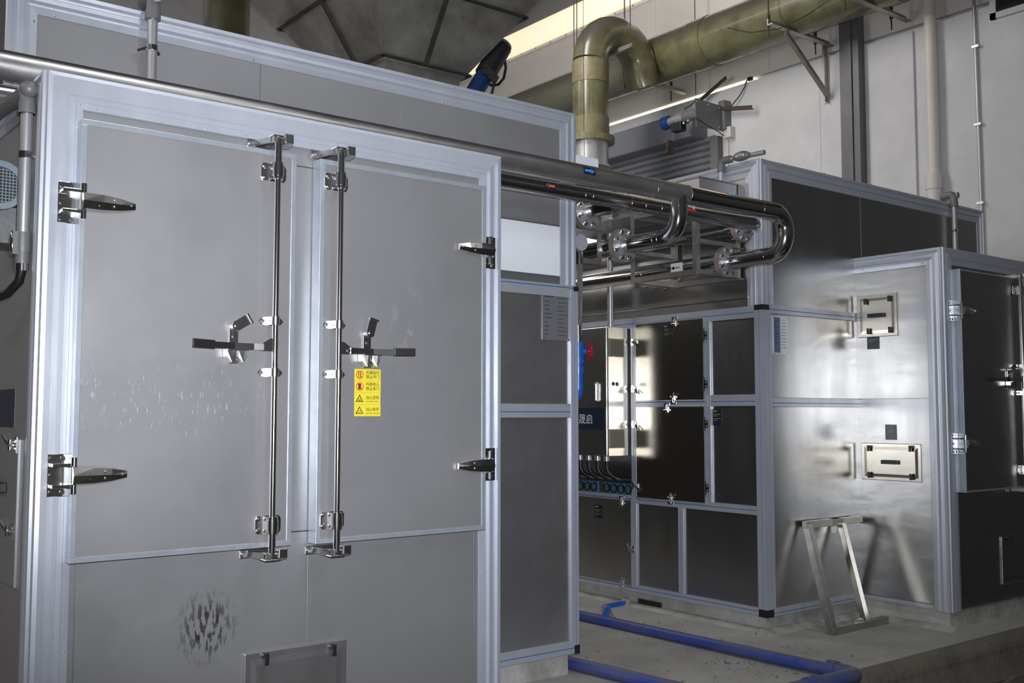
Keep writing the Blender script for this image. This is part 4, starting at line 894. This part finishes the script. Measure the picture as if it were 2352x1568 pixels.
def wrap_label(cx, y, z, r, wd, a0, a1, cols, parent, name, arrow=0, label=None):
    """sticker wrapped on a pipe running along X; angle 0 = facing the aisle, positive up"""
    mb = MB(); n = 8
    def Q(u, a, rr): a = math.radians(a); return Vector((cx+u, y-math.cos(a)*rr, z+math.sin(a)*rr))
    def patch(u0, u1, b0, b1, rr, mi):
        for k in range(n):
            p, q = b0+(b1-b0)*k/n, b0+(b1-b0)*(k+1)/n
            mb.add([Q(u0, p, rr), Q(u1, p, rr), Q(u1, q, rr), Q(u0, q, rr)], [(0, 1, 2, 3)], mi)
    patch(-wd/2, wd/2, a0, a1, r+0.0010, 0)
    am = (a0+a1)/2; ha = (a1-a0)/2
    if arrow:
        s = arrow
        patch(min(-s*wd*0.40, s*wd*0.15), max(-s*wd*0.40, s*wd*0.15), am-ha*0.28, am+ha*0.28, r+0.0016, 1)
        mb.add([Q(s*wd*0.12, am-ha*0.62, r+0.002), Q(s*wd*0.42, am, r+0.002), Q(s*wd*0.12, am+ha*0.62, r+0.002)], [(0, 1, 2)], 1)
    return mb, Q
mb, Q = wrap_label(3.785, YP1, ZP1, RP1, 0.088, -10, 34, 0, t, '', 1); mb.build('arrow_label', ['navy', 'skyink'], t, label='black label with a blue arrow pointing right')
mb, Q = wrap_label(5.02, YP1, ZP1, RP1, 0.10, 42, 74, 0, t, '')
mb.sphere(Q(-0.03, 58, RP1+0.002), 0.006, 8, 1, (1, .3, 1)).sphere(Q(0.0, 58, RP1+0.002), 0.006, 8, 1, (1, .3, 1)); mb.add([Q(0.015, 50, RP1+.002), Q(0.04, 58, RP1+.002), Q(0.015, 66, RP1+.002)], [(0, 1, 2)], 1)
mb.build('flow_label', ['skyink', 'whiteink'], t, label='light blue flow label on top of pipe')
# pipe continuing behind the flange through the rack
mb = MB().cyl((XE1+.03, YFl+0.02, zr), (XE1+.03, 8.6, zr), 0.062, 28); mb.build('return_run', 'pipe2', t)
mb = MB(); c = Vector((XE1+.03, 5.16, zr))
MB().box((XE1+.03-0.0645, 5.08, zr-0.035), (XE1+.03-0.060, 5.19, zr+0.035)).build('direction_label', 'whiteink', t, label='white label with a small black arrow')
q = XE1+.03-0.0655
MB().box((q, 5.10, zr-0.003), (q+.001, 5.17, zr+0.003)).add([(q, 5.19, zr), (q, 5.155, zr+0.014), (q, 5.155, zr-0.014)], [(0, 1, 2)]).build('label_arrow', 'ink', t)
band((XE1+.03, 4.98, zr), (0, 1, 0), 0.0625, t); band((XE1+.03, 5.5, zr), (0, 1, 0), 0.0625, t)
MB().cyl((xt, YFl, zr+.01), (xt, 6.6, zr+.01), 0.055, 28).build('return_run', 'pipe2', t)

YP2, ZP2, RP2, XE2 = 4.50, 2.800, 0.0475, 5.665
t = thing('return_pipe', (3.0, YP2, ZP2-RP2), 'thinner stainless water pipe behind with a red arrow label', 'pipe')
path = rounded([(-0.4, YP2, ZP2-.012), (XE2, YP2, ZP2+.005), (XE2, 4.78, ZP2+.005)], 0.10, 10)
MB().tube(path, RP2, 28).build('pipe', mat('satin_pipe', (0.60, 0.59, 0.59), 1.0, 0.22), t)
for x in (4.02, 4.08, 4.40, 4.52, 4.66): band((x, YP2, ZP2), (1, 0, 0), RP2, t)
xb = 4.30
path = rounded([(xb, YP2, ZP2), (xb, YP2, ZP2-0.03), (xb, 4.80, ZP2-0.04)], 0.03, 6)
MB().tube([(xb, YP2, ZP2-.03), (xb, 4.78, ZP2-.03)], RP2, 20).build('branch_pipe', 'pipe2', t)
flange((xb, 4.76, ZP2-.03), (0, 1, 0), 0.108, t); flange((XE2, 4.655, ZP2+.005), (0, 1, 0), 0.10, t)
MB().cyl((XE2, 4.76, ZP2), (XE2, 8.4, ZP2), 0.045, 24).build('return_run', 'pipe2', t)
MB().cyl((xb, 4.78, ZP2-.03), (xb, 6.4, ZP2-.03), 0.045, 20).build('return_run', 'pipe2', t)
mb, Q = wrap_label(3.745, YP2, ZP2, RP2, 0.082, -22, 36, 0, t, '', -1); mb.build('arrow_label', ['navy', 'orangeink'], t, label='dark label with an orange red arrow pointing left')
mb, Q = wrap_label(4.925, YP2, ZP2, RP2, 0.09, 8, 60, 0, t, ''); mb.sphere(Q(0.03, 32, RP2+0.002), 0.008, 8, 1, (1, .3, 1)); mb.build('flow_label', ['redink', 'whiteink'], t, label='red flow label')

# capped header and braided hose down to the gate valve
t = thing('capped_header', (4.32, 4.8, 2.53), 'short capped stainless pipe end beside the left machine', 'pipe')
MB().cyl((4.26, 4.78, 2.575), (4.26, 7.0, 2.575), 0.052, 28).build('pipe', 'pipe', t); MB().cyl((4.26, 4.765, 2.575), (4.26, 4.78, 2.575), 0.0525, 28).build('end_cap', 'alu', t)
t = thing('gate_valve', (4.20, 4.78, 1.6), 'blue gate valve with red handwheel and pipe beside left machine', 'valve')
xv, yv = 4.262, 4.80
MB().tube([(xv+.01, yv+.0, 2.525), (xv+.01, yv, 2.50), (xv+.014, yv, 2.3), (xv+.006, yv, 2.1), (xv, yv, 1.99)], 0.019, 16).build('braided_hose', 'braid', t)
MB().cyl((xv, yv, 1.955), (xv, yv, 2.0), 0.024, 6).cyl((xv+.01, yv, 2.44), (xv+.01, yv, 2.52), 0.026, 16).cyl((xv, yv, 2.0), (xv, yv, 2.06), 0.020, 12).build('hose_nut', 'chrome', t)
MB().cyl((xv, yv, 1.83), (xv, yv, 1.955), 0.032, 20).cyl((xv, yv, 1.93), (xv, yv, 1.952), 0.037, 8).cyl((xv, yv, 1.82), (xv, yv, 1.845), 0.039, 8).cyl((xv, yv, 1.89), (xv+0.045, yv-0.024, 1.895), 0.022, 14, r2=0.015).build('valve_body', 'bluepaint', t)
MB().tube(rounded([(xv, yv, 1.83), (xv, yv, 1.60), (xv-0.14, yv, 1.58)], 0.07, 8), 0.028, 18).cyl((xv, yv, 1.76), (xv, yv, 1.80), 0.034, 18).build('elbow_pipe', 'bluepaint', t)
hc = Vector((xv+0.062, yv-0.036, 1.895)); hx = Vector((0.9, -0.43, 0.02)).normalized(); a_, b_ = MB()._frame(hx)
mb = MB(); pts = [hc+(a_*math.cos(2*math.pi*k/20)+b_*math.sin(2*math.pi*k/20))*0.044*(1+0.05*math.cos(10*2*math.pi*k/20)) for k in range(21)]
mb.tube(pts, 0.0075, 8, caps=False)
for k in range(5): a = 2*math.pi*k/5; mb.bar(hc, hc+(a_*math.cos(a)+b_*math.sin(a))*0.042, 0.009, 0.006, up=hx)
mb.cyl(hc-hx*0.008, hc+hx*0.01, 0.011, 12).build('handwheel', 'red', t, label='red cast handwheel')
MB().cyl(hc-hx*0.03, hc+hx*0.014, 0.006, 10).build('valve_stem', 'chrome', t)

# pipe racks of stainless angle
def rack(x0, x1, y0, y1, z0, zm, z1, label, name='pipe_rack'):
    t = thing(name, ((x0+x1)/2, y0, z0), label, 'rack', 'stainless angle racks between the machines'); w_ = 0.038
    for (x, y) in ((x0, y0), (x1, y0), (x0, y1), (x1, y1)):
        sx_ = 1 if x == x0 else -1; sy_ = 1 if y == y0 else -1
        MB().prism([(x, y, z0-.002), (x+sx_*w_, y, z0-.002), (x+sx_*w_, y+sy_*.005, z0-.002), (x+sx_*.005, y+sy_*.005, z0-.002), (x+sx_*.005, y+sy_*w_, z0-.002), (x, y+sy_*w_, z0-.002)], (0, 0, z1-z0+.044)).build('upright', 'angle', t)
    for z in (z0, zm, z1):
        for p, q in (((x0+.006, y0+.003, z), (x1-.006, y0+.003, z)), ((x0+.006, y1-.003, z), (x1-.006, y1-.003, z)), ((x0+.0015, y0+.006, z+.001), (x0+.0015, y1-.006, z+.001)), ((x1-.0015, y0+.006, z+.001), (x1-.0015, y1-.006, z+.001))):
            if z == zm and p[0] == q[0]: continue
            MB().angle(p, q, w_, 0.005).build('rail', 'angle', t)
    return t
rk = rack(5.31, 5.77, 4.76, 5.40, 2.462, 2.675, 2.93, 'open angle steel rack around the pipes against the right machine')
rk2 = rack(4.10, 4.52, 4.86, 5.5, 2.46, 2.68, 2.93, 'angle steel rack beside the left machine behind the flanges')
mb = MB()
for k in range(4): mb.bolt((5.38+k*0.10, 5.41, 2.455), (0, 0, -1), 0.008, 0.02)
mb.build('hanging_bolts', 'chrome', rk)
# heat recovery boxes
t = thing('duct_box', (5.6, 5.1, 2.96), 'square bright steel box on top of the right pipe rack', 'box')
MB().box((5.39, 4.80, 2.98), (5.79, 6.4, 3.152)).build('box_body', 'conduit', t, bevel=0.002)
MB().box((5.38, 4.795, 3.152), (5.795, 6.41, 3.162)).build('lid', 'angle', t)
mb = MB(); mb.bolt((5.39, 4.93, 3.11), (-1, 0, 0), 0.01, 0.008).bolt((5.39, 5.03, 3.10), (-1, 0, 0), 0.01, 0.008).bolt((5.42, 4.80, 3.02), (0, -1, 0), 0.006, 0.006).build('bolts', 'chrome', t)
t = thing('duct_box', (4.3, 5.1, 2.96), 'square bright steel box on the left pipe rack beside the machine', 'box')
MB().box((4.09, 4.80, 2.98), (4.44, 6.4, 3.135)).build('box_body', 'film', t, bevel=0.002)
MB().box((4.44, 5.55, 2.955), (5.27, 6.4, 3.135)).build('side_box', 'film', t, label='pale filmed side box')
# trunk duct spanning under the racks

# ------------------------------------------------------------------ conduits on the machine tops
def top_conduit(x, y, zb, zt2, label, dirv, name='top_conduit', clip=True):
    t = thing(name, (x, y, zb), label, 'conduit', None)
    MB().cyl((x, y, zb), (x, y, zt2-0.03), 0.0225, 18).build('tube', 'conduit', t)
    MB().tube(rounded([(x, y, zt2-0.07), (x, y, zt2+0.02), Vector((x, y, zt2+0.02))+Vector(dirv)*0.12], 0.035, 6), 0.031, 16).cyl((x, y, zt2-0.09), (x, y, zt2-0.05), 0.034, 16).build('elbow', 'greypaint', t)
    mb = MB(); c = Vector((x, y-0.032, zt2+0.008)); mb.cyl(c, c+Vector((0, -0.008, 0)), 0.026, 16); mb.build('elbow_cover', 'conduit', t)
    if clip:
        zc_ = (zb+zt2)/2+0.03
        mb = MB().ring((x, y, zc_-0.012), (x, y, zc_+0.012), 0.02, 0.0255, 18).bar((x-0.02, y, zc_), (x-0.06, y+0.015, zc_-0.02), 0.012, 0.01).bar((x+0.02, y, zc_-0.01), (x+0.035, y+0.01, zc_-0.02), 0.012, 0.01)
        mb.build('clip', 'chrome', t)
    return t
top_conduit(1.505, 4.555, 2.86, 3.36, 'grey conduit with elbow climbing the left machine upper sheet', (0, 1, 0))
top_conduit(8.33, 4.555, 2.71, 3.36, 'grey conduit rising over the right machine roof edge', (0.2, 1, 0))
t = thing('side_conduit', (5.76, 5.0, 3.3), 'grey conduit run with oval inspection fitting on the right machine corner', 'conduit')
ya = AT('x', 5.76, 1656, 370).y; yb_ = AT('x', 5.76, 1740, 366).y
zc_ = 3.345
MB().cyl((5.762, ya, 3.16), (5.762, ya, zc_-0.03), 0.020, 16).cyl((5.762, ya-0.05, zc_), (5.80, yb_-0.03, zc_), 0.018, 16).build('tube', 'conduit', t)
MB().tube(rounded([(5.762, ya, zc_-0.08), (5.762, ya, zc_), (5.765, ya-0.09, zc_)], 0.03, 6), 0.028, 16).sphere((5.76, ya-0.19, zc_), 0.036, 16, 0, (1, 2.1, 1)).build('fitting', 'greypaint', t)
MB().sphere((5.745, ya-0.19, zc_), 0.028, 16, 0, (0.9, 1.9, 0.9)).build('oval_cover', 'conduit', t)
# left side conduit with junction body and corrugated hose
t = thing('side_conduit', (0.84, 3.85, 2.0), 'grey conduit with oval inspection fitting at the far left edge', 'conduit')
x, y = 0.845, 3.86
MB().cyl((x, y, 2.14), (x, y, 2.60), 0.021, 18).build('tube', 'conduit', t)
MB().tube(rounded([(x, y, 2.56), (x, y, 2.64), (x-0.02, y+0.5, 2.66)], 0.03, 6), 0.027, 16).cyl((x, y, 2.56), (x, y, 2.60), 0.030, 16).sphere((x, y-0.02, 2.645), 0.032, 14).build('elbow', 'greypaint', t)
MB().cyl((x, y, 2.07), (x, y, 2.14), 0.027, 18).cyl((x, y, 2.03), (x, y, 2.08), 0.024, 18).box((x-0.035, y-0.018, 2.06), (x, y+0.018, 2.14)).build('inspection_body', 'greypaint', t)
MB().sphere((x-0.036, y, 2.10), 0.020, 14, 0, (0.35, 0.9, 2.2)).build('oval_cover', 'chrome', t)
MB().cyl((x, y, 2.005), (x, y, 2.035), 0.024, 6).build('hex_gland', 'chrome', t)
MB().tube([(x, y, 2.01), (x-0.005, y+0.01, 1.97), (x-0.03, y+0.06, 1.93), (x-0.08, y+0.16, 1.905), (x-0.16, y+0.3, 1.90)], 0.016, 14).build('corrugated_hose', 'cable', t)
MB().ring((x, y, 2.40), (x, y, 2.425), 0.018, 0.024, 18).bar((x+0.0, y-0.02, 2.41), (x+0.04, y-0.02, 2.405), 0.010, 0.010).build('clip', 'chrome', t)
t = thing('fan_motor', (0.80, 4.0, 2.2), 'blue grey fan motor with round grille at the far left edge', 'motor')
fx, fy, fz = 0.792, 3.99, 2.325
MB().cyl((fx, fy+0.02, fz), (fx, fy+0.30, fz), 0.082, 28).build('cowl', 'fanblue', t)
MB().ring((fx, fy, fz), (fx, fy+0.03, fz), 0.066, 0.088, 32).build('cowl_rim', 'fanblue', t)
mb = MB()
for k in range(-5, 6):
    a = k*0.0115; h_ = math.sqrt(max(0, 0.068**2-a*a))
    mb.bar((fx-h_, fy+0.012, fz+a), (fx+h_, fy+0.012, fz+a), 0.003, 0.003).bar((fx+a, fy+0.013, fz-h_), (fx+a, fy+0.013, fz+h_), 0.003, 0.003)
mb.build('grille', 'fanblue', t); MB().cyl((fx, fy+0.018, fz), (fx, fy+0.021, fz), 0.068, 28).build('fan_void', 'dark', t)
MB().box((fx-0.03, fy+0.05, fz-0.20), (fx+0.088, fy+0.25, fz-0.07)).build('mounting_foot', 'greypaint', t)

# ------------------------------------------------------------------ floor items
zf = 0.036
p0, p1 = AT('z', zf, 1340, 1412), AT('z', zf, 1900, 1530)
xa = 5.13
t = thing('floor_pipe', (xa, 4.5, 0), 'long dusty blue plastic pipe lying along the slab between the machines', 'pipe')
MB().tube([(xa-0.03, 6.6, zf), (xa, 5.2, zf), (xa+0.03, 3.52, zf+0.01)], 0.035, 20).build('pipe', 'bluepipe', t)
t = thing('floor_pipe', (4.5, 3.6, 0), 'thicker blue plastic pipe with elbow at the slab edge', 'pipe')
MB().tube(rounded([(xa+0.03, 3.66, 0.048), (xa+0.03, 3.47, 0.048), (3.4, 3.52, 0.048)], 0.05, 6), 0.045, 20).build('pipe', 'bluepipe', t)
mb = MB()
for x_ in (4.78, 4.72): mb.ring((x_, 3.487, 0.048), (x_+0.035, 3.487, 0.048), 0.04, 0.052, 20)
mb.cyl((xa+.03, 3.60, 0.048), (xa+.03, 3.66, 0.048), 0.052, 20).build('coupling', 'bluepipe', t)
q0, q1 = AT('z', zf, 1314, 1523), AT('z', zf, 1488, 1565); dq = (q1-q0)
t = thing('floor_pipe', (q0.x, q0.y, 0), 'blue plastic pipe coming from under the left machine leg', 'pipe')
qe = q0+dq*(3.60-q0.y)/dq.y
MB().tube([q0-dq*0.25, q0, q1, qe], 0.037, 20).build('pipe', 'bluepipe', t)
# short blue elbow out of the plinth
t = thing('drain_elbow', (5.6, 5.8, 0), 'bright blue drain elbow poking out of the concrete plinth', 'pipe')
e0 = AT('x', 5.85, 1441, 1386); 
MB().tube(rounded([e0+Vector((0.02, 0, 0)), e0+Vector((-0.26, -0.02, 0.0)), Vector((5.34, 5.70, 0.05)), Vector((5.18, 5.56, 0.04))], 0.09, 6), 0.029, 16).build('pipe', 'bluepaint', t)
MB().cyl(e0+Vector((-0.035, 0, 0)), e0+Vector((0, 0, 0)), 0.046, 20).build('mortar_collar', 'plinth', t)
a, b = AT('x', 5.845, 1466, 1374), AT('x', 5.845, 1518, 1384)
mb = MB().box((5.842, a.y, max(a.z-0.075, .01)), (5.856, b.y, a.z+0.0)); tag(mb.build('plinth_plate', 'dark'), 'dark rectangular plate let into the plinth beside the drain elbow', 'plate')
# mortar fillets along the base
mb = MB().prism([(5.858, 4.62, 0), (5.78, 4.62, 0), (5.80, 4.62, 0.012), (5.858, 4.62, 0.03)], (0, 2.2, 0)).prism([(5.79, YR+0.052, 0), (5.79, YR-0.05, 0), (5.79, YR-0.02, 0.01), (5.79, YR+0.052, 0.03)], (1.15, 0, 0))
mb.prism([(XV+0.035, YF2-0.03, 0), (XV-0.06, YF2-0.03, 0), (XV-0.03, YF2-0.03, 0.012), (XV+0.035, YF2-0.03, 0.03)], (0, 0.72, 0))
struct('trim_4', mb, 'plinth')
mb = MB(); rnd = random.Random(5)
for k in range(240):
    a = rnd.random(); y = 3.8+2.4*a*a+0.3*rnd.random(); x = rnd.choice([rnd.uniform(4.15, 5.75), rnd.gauss(5.02, 0.10), rnd.gauss(5.28, 0.10)])
    if not 4.15 < x < 5.75 or abs(x-xa) < 0.05: continue
    s_ = rnd.uniform(0.003, 0.009)*(2.0 if rnd.random() < 0.06 else 1)
    ax = Vector((rnd.uniform(-1, 1), rnd.uniform(-1, 1), rnd.uniform(-.5, .5))).normalized(); bx = ax.cross(Vector((0.2, 0.1, 1))).normalized(); cx = ax.cross(bx)
    mb.obox((x, y, s_*0.6), ax*s_, bx*s_*rnd.uniform(.5, 1), cx*s_*0.6)
cr = mb.build('rubble_crumbs', 'crum'); tag(cr, 'scattered crumbs of concrete over the slab between machines', 'rubble', None, 'stuff')

# welded frame leaning on the right machine
t = thing('leaning_frame', (6.4, 4.28, 0), 'small welded stainless frame leaning against the right machine', 'frame')
zb = 0.0; A0 = AT('z', 0.025, 1908, 1450); y0_ = A0.y
topp = AT('y', 4.545, 1850, 1205); K = Vector((topp.x+0.02, 4.545, topp.z))
base = Vector((A0.x+0.02, y0_, 0.024)); up_ = (K-base); nrm = up_.normalized(); sq = 0.052
xr = AT('y', y0_, 1990, 1430).x
MB().bar(base, K, sq, sq, up=(0, 1, 0)).build('upright', 'angle', t, bevel=0.002)
b2 = Vector((xr, y0_, 0.024)); K2 = b2+up_*0.985
MB().bar(b2-nrm*0.0, K2, sq, sq*0.8, up=(0, 1, 0)).build('upright', 'polish', t, bevel=0.002)
MB().bar(base+Vector((-0.02, 0, 0)), b2+Vector((0.24, 0, 0)), sq, sq, up=(0, 0, 1)).build('bottom_bar', 'angle', t, bevel=0.002)
MB().bar(K+Vector((-0.03, 0, 0)), K+Vector((0.27, 0, 0)), 0.045, 0.050).build('top_bar', 'polish', t, bevel=0.002)
MB().bar(K+Vector((0.25, 0.012, 0.0)), K2+Vector((0.02, 0.01, 0)), 0.035, 0.042).build('top_bar', 'angle', t, bevel=0.002)
MB().bar(K2+Vector((-0.01, 0, 0.01)), K2+Vector((0.24, 0, 0.01)), 0.045, 0.045).build('top_bar', 'polish', t, bevel=0.002)
MB().box(K2+Vector((-0.15, -0.02, -0.065)), K2+Vector((-0.09, -0.012, -0.02))).box(b2+Vector((-0.12, -0.012, 0.022)), b2+Vector((-0.05, 0.012, 0.045))).build('weld_tab', 'chrome', t)
# lower floor clutter in the dark corner
mb = MB().prism([(6.1, 3.35, -0.25), (6.75, 3.20, -0.25), (6.75, 3.20, -0.10), (6.5, 3.26, -0.12)], (0, -0.02, 0)).box((5.6, 3.1, -0.25), (7.2, 3.14, -0.235))
tag(mb.build('scrap_sheet', 'angle'), 'bent scrap of sheet steel lying below the slab edge', 'scrap')
